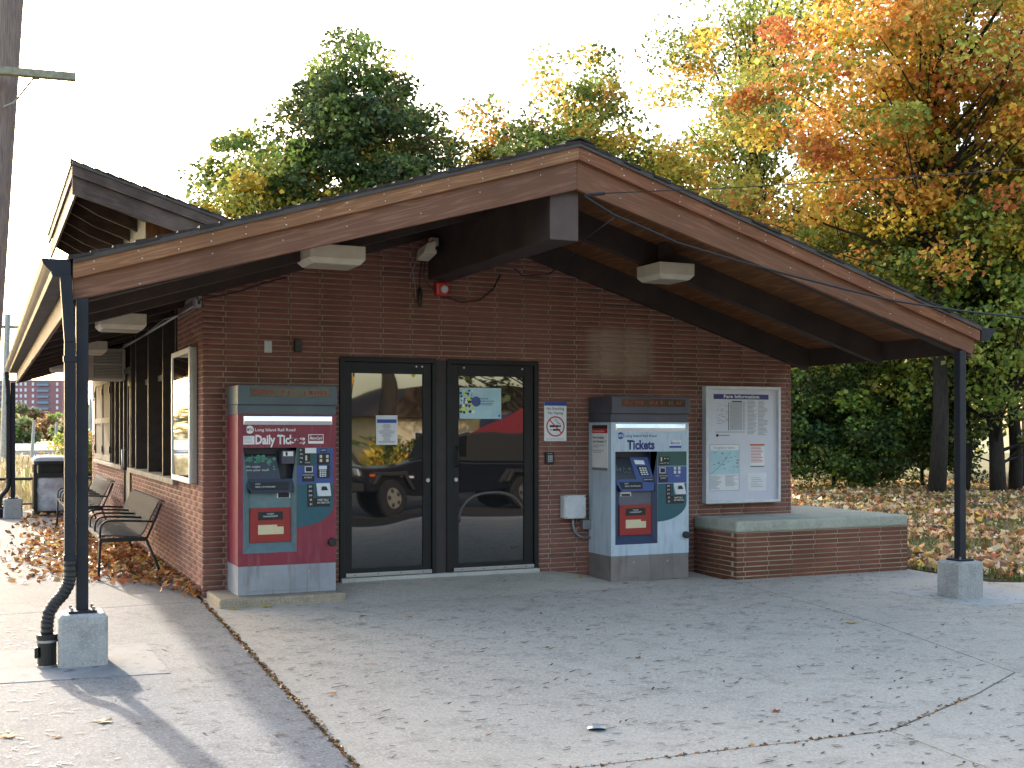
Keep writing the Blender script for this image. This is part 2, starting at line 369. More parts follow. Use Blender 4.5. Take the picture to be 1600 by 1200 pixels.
def arr_mesh(name, V, F, cols, m, parent=None, origin=(0, 0, 0)):
    """quads from numpy: V (n,3), F (k,4), one colour for each face"""
    me = bpy.data.meshes.new(name); V = (V-np.array(origin)[None]).astype(np.float32)
    me.vertices.add(len(V)); me.vertices.foreach_set('co', V.ravel())
    me.loops.add(F.size); me.loops.foreach_set('vertex_index', F.ravel().astype(np.int32))
    me.polygons.add(len(F)); me.polygons.foreach_set('loop_start', np.arange(0, F.size, F.shape[1], dtype=np.int32))
    me.update(calc_edges=True)
    if cols is not None:
        if cols.ndim == 1:
            a = me.attributes.new('tint', 'FLOAT', 'FACE'); a.data.foreach_set('value', cols.astype(np.float32))
        else:
            a = me.attributes.new('col', 'FLOAT_COLOR', 'FACE')
            a.data.foreach_set('color', np.concatenate([cols, np.ones((len(cols), 1))], 1).astype(np.float32).ravel())
    me.materials.append(M[m])
    o = bpy.data.objects.new(name, me); COL.objects.link(o)
    if parent: o.parent = parent
    return o
RNG = np.random.default_rng(11)
def leaf_arrays(P, size, cols, updir=.35, rng=RNG, flat=None, curl=.14):
    n = len(P)
    nr = rng.normal(size=(n, 3)); nr[:, 2] = np.abs(nr[:, 2])+updir
    if flat is not None: nr = rng.normal(size=(n, 3))*flat; nr[:, 2] = 1
    nr /= np.linalg.norm(nr, axis=1)[:, None]
    a = rng.normal(size=(n, 3)); t = a-(a*nr).sum(1)[:, None]*nr; t /= np.linalg.norm(t, axis=1)[:, None]
    b = np.cross(nr, t); s = (np.ones(n)*size if np.isscalar(size) else size)[:, None]
    wd = (.36+.16*rng.random((n, 1)))
    cu = curl*rng.uniform(.3, 1.6, (n, 1))
    V = np.stack([P-t*s*.5, P+b*s*wd-t*s*.05+nr*s*cu, P+t*s*.5, P-b*s*wd-t*s*.05+nr*s*cu], 1).reshape(-1, 3)
    return V, np.arange(n*4).reshape(-1, 4), cols
def pick(pal, n, rng=RNG, var=.22):
    ws = np.array([w for _, w in pal], float); ws /= ws.sum()
    c = np.array([k for k, _ in pal])[rng.choice(len(pal), n, p=ws)]
    return np.clip(c*(1+rng.normal(size=(n, 1))*var)*(1+rng.normal(size=(n, 3))*.06), .004, .95)

# ================================================================== SETTING
def sm(a, b, x):
    t = min(1, max(0, (x-a)/(b-a))); return t*t*(3-2*t)
def zg(x, y):
    bump_ = .09*sm(.6, 1.5, x)*(1-sm(3.4, 4.2, x))*sm(-.75, -.1, y)
    return -.115+.010*min(0, max(y, -9))-.004*max(0, min(x, 9)-2)+bump_-(.02 if y > 0 and x < 0 else 0)*0
# far ground
kind(MB().quads([(-1500, -1500, -.42), (1500, -1500, -.42), (1500, 1500, -.42), (-1500, 1500, -.42)], [(0, 1, 2, 3)]).build('ground', 'field'), 'structure')
def grid_sheet(name, x0, x1, y0, y1, step, zf, m, mask=None):
    nx = max(1, round((x1-x0)/step)); ny = max(1, round((y1-y0)/step)); b = MB()
    for i in range(nx+1):
        for j in range(ny+1):
            x = x0+(x1-x0)*i/nx; y = y0+(y1-y0)*j/ny; b.v.append((x, y, zf(x, y)))
    for i in range(nx):
        for j in range(ny):
            a = i*(ny+1)+j
            b.f.append((a, a+ny+1, a+ny+2, a+1)); b.m.append(0)
    return b.build(name, m, smooth=True)
pav = kind(grid_sheet('pavement', -9, 13, -12, 14, .5, lambda x, y: zg(x, y)-.022, 'dirt'), 'structure')
def inset(poly, d):
    n = len(poly); out = []
    A = sum(poly[i][0]*poly[(i+1) % n][1]-poly[(i+1) % n][0]*poly[i][1] for i in range(n))
    sg = 1 if A > 0 else -1
    for i in range(n):
        p0, p1, p2 = Vector(poly[i-1]), Vector(poly[i]), Vector(poly[(i+1) % n])
        e1 = (p1-p0).normalized(); e2 = (p2-p1).normalized()
        n1 = Vector((-e1.y, e1.x))*sg; n2 = Vector((-e2.y, e2.x))*sg
        k = (n1+n2); k = k/max(.2, k.dot(n1)) if k.length > 1e-6 else n1
        out.append(tuple(p1+k*d))
    return out
def slab(poly, m='conc', gap=.006, up=0, name='slab', thick=.06):
    bm = bmesh.new(); vs = [bm.verts.new((x, y, 0)) for x, y in inset(poly, gap)]; bm.faces.new(vs)
    xs = [p[0] for p in poly]; ys = [p[1] for p in poly]
    for ax, lo, hi in ((0, min(xs), max(xs)), (1, min(ys), max(ys))):
        c = math.ceil(lo/.45)*.45
        while c < hi:
            co = (c, 0, 0) if ax == 0 else (0, c, 0); no = (1, 0, 0) if ax == 0 else (0, 1, 0)
            bmesh.ops.bisect_plane(bm, geom=bm.verts[:]+bm.edges[:]+bm.faces[:], plane_co=co, plane_no=no); c += .45
    for v in bm.verts: v.co.z = zg(v.co.x, v.co.y)+up
    r = bmesh.ops.extrude_face_region(bm, geom=bm.faces[:])
    top = [e for e in r['geom'] if isinstance(e, bmesh.types.BMVert)]
    for v in top: v.co.z -= thick
    bmesh.ops.recalc_face_normals(bm, faces=bm.faces)
    me = bpy.data.meshes.new(name); bm.to_mesh(me); bm.free(); me.materials.append(M[m])
    o = bpy.data.objects.new(name, me); COL.objects.link(o); o.parent = pav; return o
J = (-.03, -.16)
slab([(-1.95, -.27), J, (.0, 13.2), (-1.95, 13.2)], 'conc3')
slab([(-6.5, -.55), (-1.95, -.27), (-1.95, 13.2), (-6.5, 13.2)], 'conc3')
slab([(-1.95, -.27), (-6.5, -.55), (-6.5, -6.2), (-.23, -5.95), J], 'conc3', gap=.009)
slab([J, (-.23, -5.95), (2.58, -6.07), (3.67, -5.62), (4.40, -5.25), (4.87, -3.45), (5.20, -1.2), (5.28, .02), (0, .02)], gap=.009)
slab([(5.20, -1.2), (4.87, -3.45), (7.6, -3.15), (7.72, -1.9), (7.70, -.75), (5.24, -.7)], gap=.003)
slab([(4.87, -3.45), (4.40, -5.25), (5.6, -6.4), (9.0, -6.2), (8.6, -2.95), (7.6, -3.15)], gap=.003)
slab([(7.6, -3.15), (8.6, -2.95), (8.05, -2.05), (7.72, -1.9)], gap=.003)
slab([(4.40, -5.25), (3.67, -5.62), (2.58, -6.07), (2.50, -7.5), (9.2, -8.2), (9.0, -6.2), (5.6, -6.4)], gap=.007)
slab([(-.23, -5.95), (.55, -5.98), (.85, -8.6), (-.25, -8.6)], gap=.006)
slab([(.55, -5.98), (2.58, -6.07), (2.50, -7.5), (2.45, -8.6), (.85, -8.6)], gap=.006)
slab([(-6.5, -6.2), (-.23, -5.95), (-.25, -8.6), (-6.5, -8.6)], gap=.006)
slab([(2.50, -7.5), (2.45, -8.6), (9.4, -8.6), (9.2, -8.2)], gap=.006)
slab([(-1.74, -1.92), (-.75, -2.03), (-.73, -3.12), (-1.75, -3.01)], 'patch', 0, .004, 'footing_patch', .03)
slab([(6.25, -2.05), (7.35, -2.10), (7.40, -3.05), (6.30, -3.12)], 'conc2', 0, .004, 'footing_patch', .03)
# road behind the camera
kind(B(-60, 60, -24, -9.05, -.6, -.30).build('road', 'asphalt'), 'structure')
kind(B(-60, 60, -9.05, -8.62, -.5, -.19).build('kerb', 'conc2', bevel=.02), 'structure')
kind(B(-60, 60, -27, -24, -.6, -.18).build('sidewalk', 'conc2', bevel=.02), 'structure')
# lawn
def zl(x, y):
    d = min(1, max(0, (x-8.2)/3)); return -.175+.06*d+.03*math.sin(x*.9+y*.5)*d
lawn = kind(grid_sheet('lawn', 7.6, 60, -9, 70, 1.3, zl, 'grass'), 'structure')
# trim lawn over the pavement with an edge strip
def lawn_x(y):    # where the grass begins
    pts = [(-9, 9.4), (-6.2, 9.0), (-2.95, 8.55), (-2.05, 8.08), (-.8, 7.76), (2, 7.74), (70, 7.74)]
    for (y0, x0), (y1, x1) in zip(pts, pts[1:]):
        if y0 <= y <= y1: return x0+(x1-x0)*(y-y0)/(y1-y0)
    return 7.7
bm = bmesh.new(); bm.from_mesh(lawn.data)
bmesh.ops.delete(bm, geom=[v for v in bm.verts if v.co.x < lawn_x(v.co.y)-.9], context='VERTS')
for v in bm.verts:
    if v.co.x < lawn_x(v.co.y)+.5: v.co.x = max(lawn_x(v.co.y), v.co.x) if v.co.x > lawn_x(v.co.y)-.4 else lawn_x(v.co.y)
bm.to_mesh(lawn.data); bm.free()
# far side left: field and rails
kind(B(-80, 60, 73, 100, -.6, -.33).build('track_bed', 'ballast'), 'structure')
for y, l_ in ((79, 'nearest'), (80.4, 'second'), (88, 'third'), (89.4, 'farthest')):
    tag(B(-80, 60, y, y+.08, -.33, -.17).build('rail', 'galv'), l_+' steel rail on the far grey track bed', 'rail', 'rails of the far track')
kind(B(-80, 60, 13.25, 72.9, -.6, -.36).build('verge', 'field'), 'structure')

# ================================================================== STATION BUILDING
RX, RZ = 2.53, 3.773; XL, XR = -1.30, 6.88; YF, YB = -2.60, 12.0; WR = 6.657
def rt(x): return RZ-SL*abs(x-RX)
bld = thing('station_building', 'low brown brick station building with wide gabled timber roof', 'building')
# --- walls (mortar cores, recessed behind the brick faces)
D0, D1, DH = 1.291, 3.417, 2.145
rec = .007
def wtop(x): return rt(x)-.30
wf = MB().prism([(rec, -.4), (D0-.004, -.4), (D0-.004, wtop(D0)), (rec, wtop(0))], 'y', rec, .24)
wf.prism([(D1+.004, -.4), (WR-rec, -.4), (WR-rec, wtop(WR)), (D1+.004, wtop(D1))], 'y', rec, .24)
wf.prism([(D0-.004, DH+.004), (D1+.004, DH+.004), (D1+.004, wtop(D1)), (RX, wtop(RX)), (D0-.004, wtop(D0))], 'y', rec, .24)
wall = wf.build('wall', 'mortar', bld)
SIL = .86
wl = MB()
wl.prism([(.241, -.4), (12.0, -.4), (12.0, SIL), (.241, SIL)], 'x', rec, .24)
wl.prism([(.241, SIL), (1.56, SIL), (1.56, 2.72), (.241, 2.72)], 'x', rec, .24)
wl.prism([(11.15, SIL), (12.0, SIL), (12.0, 2.72), (11.15, 2.72)], 'x', rec, .24)
wall2 = wl.build('side_wall', 'mortar', bld)
B(WR-.24, WR, .241, 12, -.4, wtop(WR)+.02).build('far_wall', 'brick', bld)
MB().prism([(.24, -.4), (WR-.241, -.4), (WR-.241, wtop(WR)), (RX, wtop(RX)), (.24, wtop(.24))], 'y', 11.76, 12).build('rear_wall', 'brick', bld)
# --- bricks
PIT = .0508; BL = .3048; BH = .0402; JG = .0110
front = []   # (x0,x1,z0)
nrow = 0; z = -.36
ROWS = []
while z < 3.5: ROWS.append(z); z += PIT
for i, z in enumerate(ROWS):
    off = .115 if i % 2 else .0
    zc = z+BH/2
    x = -off if i % 2 else -BL+.215
    cuts = []
    while x < WR:
        a, b = x, x+BL-JG; x += BL
        cuts.append((a, b))
    cuts = [(0 if k == 0 else a, b) for k, (a, b) in enumerate([(max(a, 0), min(b, WR)) for a, b in cuts if b > .03 and a < WR-.02])]
    for a, b in cuts:
        if zc > rt((a+b)/2)-.16: continue
        if zc < -.2: continue
        segs = [(a, b)]
        if z+BH > -.02 and zc < DH+.004:
            segs = []
            if a < D0-.01: segs.append((a, min(b, D0-.008)))
            if b > D1+.01: segs.append((max(a, D1+.008), b))
        for s0, s1 in segs:
            if s1-s0 > .012: front.append((s0, s1, z))
def brick_mesh(name, L, H=BH, D=.05):
    b = .0022
    V = [(-L/2, D, -H/2), (L/2, D, -H/2), (L/2, D, H/2), (-L/2, D, H/2), (-L/2, b, -H/2), (L/2, b, -H/2), (L/2, b, H/2), (-L/2, b, H/2),
         (-L/2+b, 0, -H/2+b), (L/2-b, 0, -H/2+b), (L/2-b, 0, H/2-b), (-L/2+b, 0, H/2-b)]
    F = [(0, 1, 5, 4), (1, 2, 6, 5), (2, 3, 7, 6), (3, 0, 4, 7), (4, 5, 9, 8), (5, 6, 10, 9), (6, 7, 11, 10), (7, 4, 8, 11), (8, 9, 10, 11)]
    return np.array(V), np.array(F)
_bc = {}
def brick_data(L, m):
    k = (round(L, 3), m)
    if k not in _bc:
        V, F = brick_mesh('brick', k[0]); me = bpy.data.meshes.new('brick'); me.from_pydata(V.tolist(), [], F.tolist()); me.materials.append(M[m]); _bc[k] = me
    return _bc[k]
def joined_bricks(name, items, m, parent):
    Vs, Fs, T = [], [], []; n = 0
    for (cx, cy, cz, L, axis) in items:
        V, F = brick_mesh('', L); V = V.copy()
        V[:, 1] += RNG.normal()*.0012
        if axis == 'x-':  V = np.stack([V[:, 1], -V[:, 0], V[:, 2]], 1)      # face looks to -X
        V += np.array([cx, cy, cz])[None]; Vs.append(V); Fs.append(F+n); n += len(V); T.append(np.full(len(F), RNG.random()))
    o = arr_mesh(name, np.concatenate(Vs), np.concatenate(Fs), np.concatenate(T), m, parent); o['kind'] = 'stuff'; return o
camxy = np.array([-1.83, -10.893])
def hidden(a, b, z):
    if a > .10 and b < 1.2 and z < 1.80: return True
    if a > 3.95 and z < 1.75 and b < 5.15: return True
    return False
single, rest = [], []
cand = sorted(front, key=lambda q: -((q[1]-q[0])/np.hypot((q[0]+q[1])/2-camxy[0], camxy[1])**2 if not hidden(*q) and q[2] > -.15 and q[2] < rt((q[0]+q[1])/2)-.42 else 0))
single = cand[:300]; rest = cand[300:]
for a, b, z in single:
    o = bpy.data.objects.new('brick', brick_data(b-a, 'brick')); COL.objects.link(o); o.parent = wall
    o.location = ((a+b)/2, random.gauss(0, .0012), z+BH/2)
items = [((a+b)/2, 0, z+BH/2, b-a, 'y-') for a, b, z in rest]
side = []
for i, z in enumerate(ROWS):
    zc = z+BH/2
    if zc < -.2 or zc > 2.66: continue
    y = (.0 if i % 2 else .11)
    if i % 2 == 0: side.append((0.0, .10, z))
    while y < 12.0:
        a, b = y, min(y+BL-JG, 12.0); y += BL
        if zc > SIL-.02:
            if a < 1.56: b = min(b, 1.56)
            elif b > 11.15: a = max(a, 11.15)
            else: continue
        if 5.74 < (a+b)/2 < 6.50 and zc > -.05: continue
        if b-a > .02: side.append((a, b, z))
items += [(0, (a+b)/2, z+BH/2, b-a, 'x-') for a, b, z in side]
joined_bricks('brick_courses', items, 'brick', wall)

# --- doors in the front wall
M_ = 'doorframe'
fr = MB()
fr.box(D0+.001, D0+.047, -.012, .10, -.03, DH-.001); fr.box(D1-.048, D1-.001, -.012, .10, -.03, DH-.001)
fr.box(D0+.047, 2.284, -.012, .10, DH-.05, DH-.001); fr.box(2.397, D1-.048, -.012, .10, DH-.05, DH-.001)
fr.box(2.241, 2.284, -.012, .10, -.03, DH-.05); fr.box(2.397, 2.456, -.012, .10, -.03, DH-.05)
fr.build('door_frame', M_, bld, bevel=.003)
B(2.2845, 2.3965, .004, .10, -.03, DH-.002).build('door_post', 'mullion', bld)
for (a, b, g0, g1, zt, hs) in ((1.339, 2.239, 1.418, 2.151, 1.985, 1), (2.458, 3.367, 2.532, 3.262, 1.978, -1)):
    b = min(b, 3.367)
    d = MB().box(a, g0, .012, .058, .005, DH-.052).box(g1, b, .012, .058, .005, DH-.052).box(g0, g1, .012, .058, zt, DH-.052).box(g0, g1, .012, .058, .005, .085)
    door = d.build('door', M_, bld, bevel=.003)
    B(g0-.004, g1+.004, .030, .040, .08, zt+.004).build('glass', 'glass', door)
    B(a+.01, b-.005, -.020, .010, .006, .042).build('kick_plate', 'alu', door, bevel=.002)
    kp = MB()
    for k in range(4):
        x = a+.1+(b-a-.2)*k/3; kp.tube([(x, -.0215, .026), (x, -.018, .026)], .006, 8)
    kp.build('screw', 'ink', door)
    hx = g1+.045 if hs > 0 else g0-.035
    MB().tube([(hx, -.006, .93), (hx, .014, .93)], .020, 14).build('lock_cylinder', 'alu', door, smooth=False)
    if hs < 0:
        MB().tube([(hx+.012, .012, 1.06), (hx+.012, -.035, 1.065), (hx+.012, -.035, 1.255), (hx+.012, .012, 1.26)], .010, 8).build('pull_handle', 'black', door, smooth=True)
    sp = MB()
    for q in ((a+.74 if hs > 0 else a+.13), (a+.80 if hs > 0 else a+.78)):
        sp.tube([(q, .006, DH-.085), (q, .013, DH-.085)], .009, 8)
    sp.build('closer_screw', 'alu', door)
B(D0+.005, D1-.005, -.055, .03, -.11, .001).build('threshold', 'conc2', bld, bevel=.01)
MB().box(D0, D1, .10, .24, -.1, DH).build('door_backing', 'black', bld)

# --- windows, door and shutters of the side wall
sw = MB()
B(-.055, .20, 1.50, 5.70, SIL+.001, SIL+.062).build('sill', 'sill', bld, bevel=.006)
B(-.055, .20, 6.50, 11.15, SIL+.001, SIL+.058).build('sill', 'sill', bld, bevel=.006)
for y in (1.62, 2.56, 3.83, 5.09, 5.66):
    B(-.012, .19, y-.028, y+.028, SIL+.063, 2.74).build('mullion', 'fin', bld, bevel=.003)
for a, b in ((1.648, 2.532), (2.588, 3.802), (3.858, 5.062)):
    B(.10, .17, a, b, 2.02, 2.09).build('transom', 'shutter', bld)
    B(.18, .20, a, b, SIL+.063, 2.74).build('window_pane', 'glass2', bld)
B(.18, .20, 5.118, 5.632, SIL+.063, 2.74).build('window_pane', 'glass2', bld)
# side door
sd = MB().box(-.02, .10, 5.70, 5.76, -.15, 2.3).box(-.02, .10, 6.44, 6.50, -.15, 2.3).box(-.02, .10, 5.76, 6.44, 2.22, 2.3)
sdd = MB().box(.02, .07, 5.77, 5.88, -.10, 2.21).box(.02, .07, 6.32, 6.43, -.10, 2.21).box(.02, .07, 5.88, 6.32, 2.05, 2.21).box(.02, .07, 5.88, 6.32, -.10, .15).build('side_door', 'steel', bld)
sd.build('side_door_frame', 'fin', sdd)
B(.04, .05, 5.88, 6.32, .15, 2.05).build('glass', 'glass2', sdd)
MB().tube([(.02, 6.36, .85), (-.05, 6.36, .86), (-.05, 6.36, 1.15), (.02, 6.36, 1.16)], .012, 8).build('pull_handle', 'alu', sdd, smooth=True)
# window beyond the door and shutters
B(.16, .18, 6.50, 11.14, SIL+.06, 2.74).build('window_pane', 'glass2', bld)
for y in (6.53, 7.1, 7.75, 8.26, 11.12):
    B(-.012, .158, y-.03, y+.03, SIL+.06, 2.74).build('mullion', 'fin', bld)
for y0, y1 in ((8.30, 9.66), (9.70, 11.06)):
    sh = B(-.02, .02, y0, y1, SIL+.07, 2.28).build('shutter', 'shutterpanel', bld)
    fb = MB()
    for a, b, c, d in ((y0, y0+.09, SIL+.07, 2.28), (y1-.09, y1, SIL+.07, 2.28), (y0+.09, y1-.09, 2.19, 2.28), (y0+.09, y1-.09, SIL+.07, SIL+.16), (y0+.09, y1-.09, 1.54, 1.63)):
        fb.box(-.035, -.02, a, b, c, d)
    fb.build('shutter_frame', 'shutter', sh)
    for yy in (y0+.04, y1-.04):
        for zz in (1.12, 2.06): B(-.05, -.036, yy-.05, yy+.05, zz-.05, zz+.05).build('hinge', 'ink', sh)
B(-.01, .158, 8.30, 11.06, 2.30, 2.36).build('window_head', 'shutter', bld)

# --- roof
roof = MB()
roof.prism([(XL+.03, rt(XL+.03)-.075), (RX, RZ-.075), (RX, RZ-.035), (XL+.03, rt(XL+.03)-.035)], 'y', YF+.03, YB)
roof.prism([(RX, RZ-.075), (XR-.03, rt(XR-.03)-.075), (XR-.03, rt(XR-.03)-.035), (RX, RZ-.035)], 'y', YF+.03, YB)
roof = roof.build('roof', 'shingle', bld)
CL = math.hypot(1, SL)
def shingles(xa, xb, zf, y0, y1, parent, wob=.012):
    n = int(abs(xb-xa)*CL/.145); dx = (xb-xa)/n     # from the eave xa up to xb
    for i in range(n):
        a = xa+dx*i; b = xa+dx*(i+1.12) if i < n-1 else xb
        e = random.uniform(-wob, wob)
        pts = [(a, zf(a)-.034), (b, zf(b)-.034), (b, zf(b)-.020), (a, zf(a)-.004)]
        MB().prism(pts, 'y', y0-.022+e, y1+.02).build('shingle', 'shingle', parent)
shingles(XL-.02, RX, rt, YF, YB, roof); shingles(XR+.02, RX, rt, YF, YB, roof)
MB().prism([(RX-.13, rt(RX-.13)-.002), (RX, RZ-.002), (RX+.13, rt(RX+.13)-.002), (RX+.13, rt(RX+.13)+.008), (RX, RZ+.010), (RX-.13, rt(RX-.13)+.008)], 'y', YF-.025, 4.3).build('ridge_cap', 'shingle', roof)
# rake boards, drip edges
def low(x):   # bottom of the lower rake board below the roof line; the boards are wider at the ridge
    k = min(1, abs(x-RX)/(RX-XL)); return .400-.090*k
for s, m1, m2, xe in ((-1, 'woodL', 'woodLu', XL+.012), (1, 'woodR', 'woodRu', XR-.012)):
    def q(t0, t1):
        p = [(RX, RZ-t0(RX)), (xe, rt(xe)-t0(xe)), (xe, rt(xe)-t1(xe)), (RX, RZ-t1(RX))]
        return p
    MB().prism(q(lambda x: .030, lambda x: .062), 'y', YF-.018, YF-.004).build('drip_edge', 'drip', roof)
    MB().prism(q(lambda x: .040, lambda x: .165), 'y', YF, YF+.038).build('upper_fascia_board', m2, roof, bevel=.004)
    if s > 0:
        pl = [(RX, RZ-.150), (xe-.03, rt(xe)-.150), (xe-.035, rt(xe)-.24), (xe-.07, rt(xe)-.295), (xe-.16, rt(xe-.16)-low(xe)), (RX, RZ-low(RX))]
    else: pl = q(lambda x: .150, low)
    MB().prism(pl, 'y', YF+.0385, YF+.078).build('lower_fascia_board', m1, roof, bevel=.006)
    nb = MB(); nn = 15
    for i in range(nn):
        x = RX+(xe-RX)*(i+.4+random.uniform(-.15, .15))/nn
        for dz in (.085, .135): nb.tube([(x+random.uniform(-.02, .02), YF-.004, rt(x)-dz), (x, YF+.01, rt(x)-dz)], .0036, 6)
        if i % 2:
            q_ = rt(x)-.2-.12*random.random(); nb.tube([(x, YF+.034, q_), (x, YF+.05, q_)], .0036, 6)
    nh = nb.build('nail_heads', 'white', roof); nh['kind'] = 'stuff'
# side eave boards and rafters
B(XL, XL+.032, YF+.079, YB, rt(XL)-.33, rt(XL)-.045).build('eave_fascia_board', 'woodE', bld, bevel=.004)
B(XR-.035, XR-.003, YF+.079, YB, rt(XR)-.28, rt(XR)-.045).build('eave_fascia_board', 'rafter', bld, bevel=.004)
def rafter(y, xa, xb, name='rafter'):
    p = [(xa, rt(xa)-.100), (xb, rt(xb)-.100), (xb, rt(xb)-.335), (xa, rt(xa)-.335)]
    MB().prism(p, 'y', y-.045, y+.045).build(name, 'rafter', bld, bevel=.004)
for y in (-2.474, -1.26, -.048):
    rafter(y, XL+.034, RX-.14); rafter(y, RX+.14, XR-.04)
for y in (1.15, 2.35, 3.55, 4.75, 5.95, 7.15, 8.35, 9.55, 10.75, 11.95):
    rafter(y, XL+.034, .02)
# soffit planks
x = XL+.035
while x < RX-.02:
    b = min(x+.142, RX); off = random.uniform(-.0015, .0015)
    y1 = YB if x < .15 else .2
    MB().prism([(x, rt(x)-.076+off), (b-.005, rt(b-.005)-.076+off), (b-.005, rt(b-.005)-.098+off), (x, rt(x)-.098+off)], 'y', YF+.08, y1).build('soffit_plank', 'plank', bld); x += .142
x = RX
while x < XR-.04:
    b = min(x+.142, XR-.036); off = random.uniform(-.0015, .0015)
    MB().prism([(x, rt(x)-.076+off), (b-.005, rt(b-.005)-.076+off), (b-.005, rt(b-.005)-.098+off), (x, rt(x)-.098+off)], 'y', YF+.08, .2).build('soffit_plank', 'plank', bld); x += .142
# ridge beam
rb = MB().hexa([(2.316, -2.50, 2.965), (2.577, -2.50, 2.965), (2.455, .02, 2.93), (2.20, .02, 2.93), (2.316, -2.50, 3.60), (2.577, -2.50, 3.60), (2.455, .02, 3.60), (2.20, .02, 3.60)])
rb.m[2] = 1; rb.build('ridge_beam', ['rafter', 'beam'], bld, bevel=.008)
# gutters
def gutter(xe, s, ze, y0, y1):
    pr = [(0, 0), (-.185, 0), (-.180, -.012), (-.172, -.035), (-.150, -.062), (-.125, -.085), (-.115, -.118), (0, -.118)]
    g = MB().prism([(xe+s*p[0], ze+p[1]) for p in pr], 'y', y0, y1).build('gutter', 'steel', bld, bevel=.002)
    return g
gutter(XL-.002, 1, rt(XL)-.035, YF+.0, YB-.05)
gutter(XR+.002, -1, rt(XR)-.035, YF-.0, YB-.05)
# posts, footings, downspout
def post(x, y, zt, zf):
    p = MB().box(x-.039, x+.039, y-.039, y+.039, zf+.35, zt).build('post', 'steel', bld, bevel=.006)
    B(x-.088, x+.088, y-.088, y+.088, zf+.345, zf+.362).build('base_plate', 'steel', p, bevel=.002)
    bb = MB()
    for sx in (-1, 1):
        for sy in (-1, 1): bb.tube([(x+sx*.068, y+sy*.068, zf+.36), (x+sx*.068, y+sy*.068, zf+.385)], .011, 6)
    bb.build('anchor_bolt', 'galv', p)
    c = .022; h = .155
    zb = zf-.05; zt2 = zf+.345
    o8 = lambda r, c: [(-r+c, -r), (r-c, -r), (r, -r+c), (r, r-c), (r-c, r), (-r+c, r), (-r, r-c), (-r, -r+c)]
    f = MB(); rings = [(h, zb), (h, zt2-c), (h-c, zt2)]
    for r, zz in rings: f.v += [(x+a, y+b, zz) for a, b in o8(r, c)]
    for i in range(2):
        for k in range(8): f.f.append((i*8+k, i*8+(k+1) % 8, i*8+8+(k+1) % 8, i*8+8+k)); f.m.append(0)
    f.f += [tuple(range(7, -1, -1)), tuple(range(16, 24))]; f.m += [0, 0]
    f.build('footing', 'block', bld)
post(-1.228, -2.55, rt(-1.228)-.31, zg(-1.2, -2.55)); post(6.66, -2.55, rt(6.66)-.325, zg(6.66, -2.55))
post(-1.365, 11.45, rt(-1.3)-.335, -.125)
post(-1.30, 4.4, rt(-1.3)-.335, -.12) if False else None
def downspout(x, y, zt, zf):
    w2 = .036
    d = MB()
    d.hexa([(x-.035-w2, y-w2, zt-.02-.42), (x-.035+w2, y-w2, zt-.02-.42), (x-.035+w2, y+w2, zt-.42), (x-.035-w2, y+w2, zt-.42),
            (x-.085-w2, y-w2, zt), (x-.085+w2, y-w2, zt), (x-.085+w2, y+w2, zt), (x-.085-w2, y+w2, zt)]) if False else None
    pts = [((x-.028), zt), ((x), zt-.44), (x, zf+.70)]
    for (xa, za), (xb, zb) in zip(pts, pts[1:]):
        d.hexa([(xb-w2, y-w2, zb), (xb+w2, y-w2, zb), (xb+w2, y+w2, zb), (xb-w2, y+w2, zb), (xa-w2, y-w2, za), (xa+w2, y-w2, za), (xa+w2, y+w2, za), (xa-w2, y+w2, za)])
    ds = d.build('downspout', 'steel', bld, bevel=.006)
    for zz in (zt-.55, zf+.72): B(x-.042, x+.042, y-.042, y+.042, zz-.02, zz+.02).build('strap', 'steel', ds, bevel=.003)
    path = []; rs = []
    ctrl = [(x, zf+.70), (x, zf+.60), (x-.01, zf+.54), (x-.045, zf+.475), (x-.095, zf+.42), (x-.130, zf+.36), (x-.142, zf+.29), (x-.143, zf+.20)]
    for i in range(len(ctrl)-1):
        for k in range(5):
            t = k/5; path.append((ctrl[i][0]*(1-t)+ctrl[i+1][0]*t, y, ctrl[i][1]*(1-t)+ctrl[i+1][1]*t)); rs.append(.043 if (i*5+k) % 2 else .0385)
    MB().tube(path, rs, 14).build('flexible_elbow', 'black', ds, smooth=False)
    bx = x-.143
    MB().tube([(bx, y, zf-.02), (bx, y, zf+.012), (bx, y, zf+.014), (bx, y, zf+.17), (bx, y, zf+.175), (bx, y, zf+.22)], [.058, .058, .060, .060, .066, .066], 18).build('drain_boot', 'black', ds)
    MB().tube([(bx, y, zf+.168), (bx, y, zf+.184)], .068, 18).build('hose_clamp', 'alu', ds)
    MB().tube([(bx, y, zf+.0), (bx, y, zf+.018)], .064, 18).build('hose_clamp', 'alu', ds)
    B(bx-.078, bx-.055, y-.05, y-.005, zf+.07, zf+.14).build('clamp_screw', 'black', ds, bevel=.004)
downspout(-1.307, -2.60, rt(XL)-.150, zg(-1.3, -2.6))
downspout(-1.44, 11.42, rt(XL)-.150, -.125)

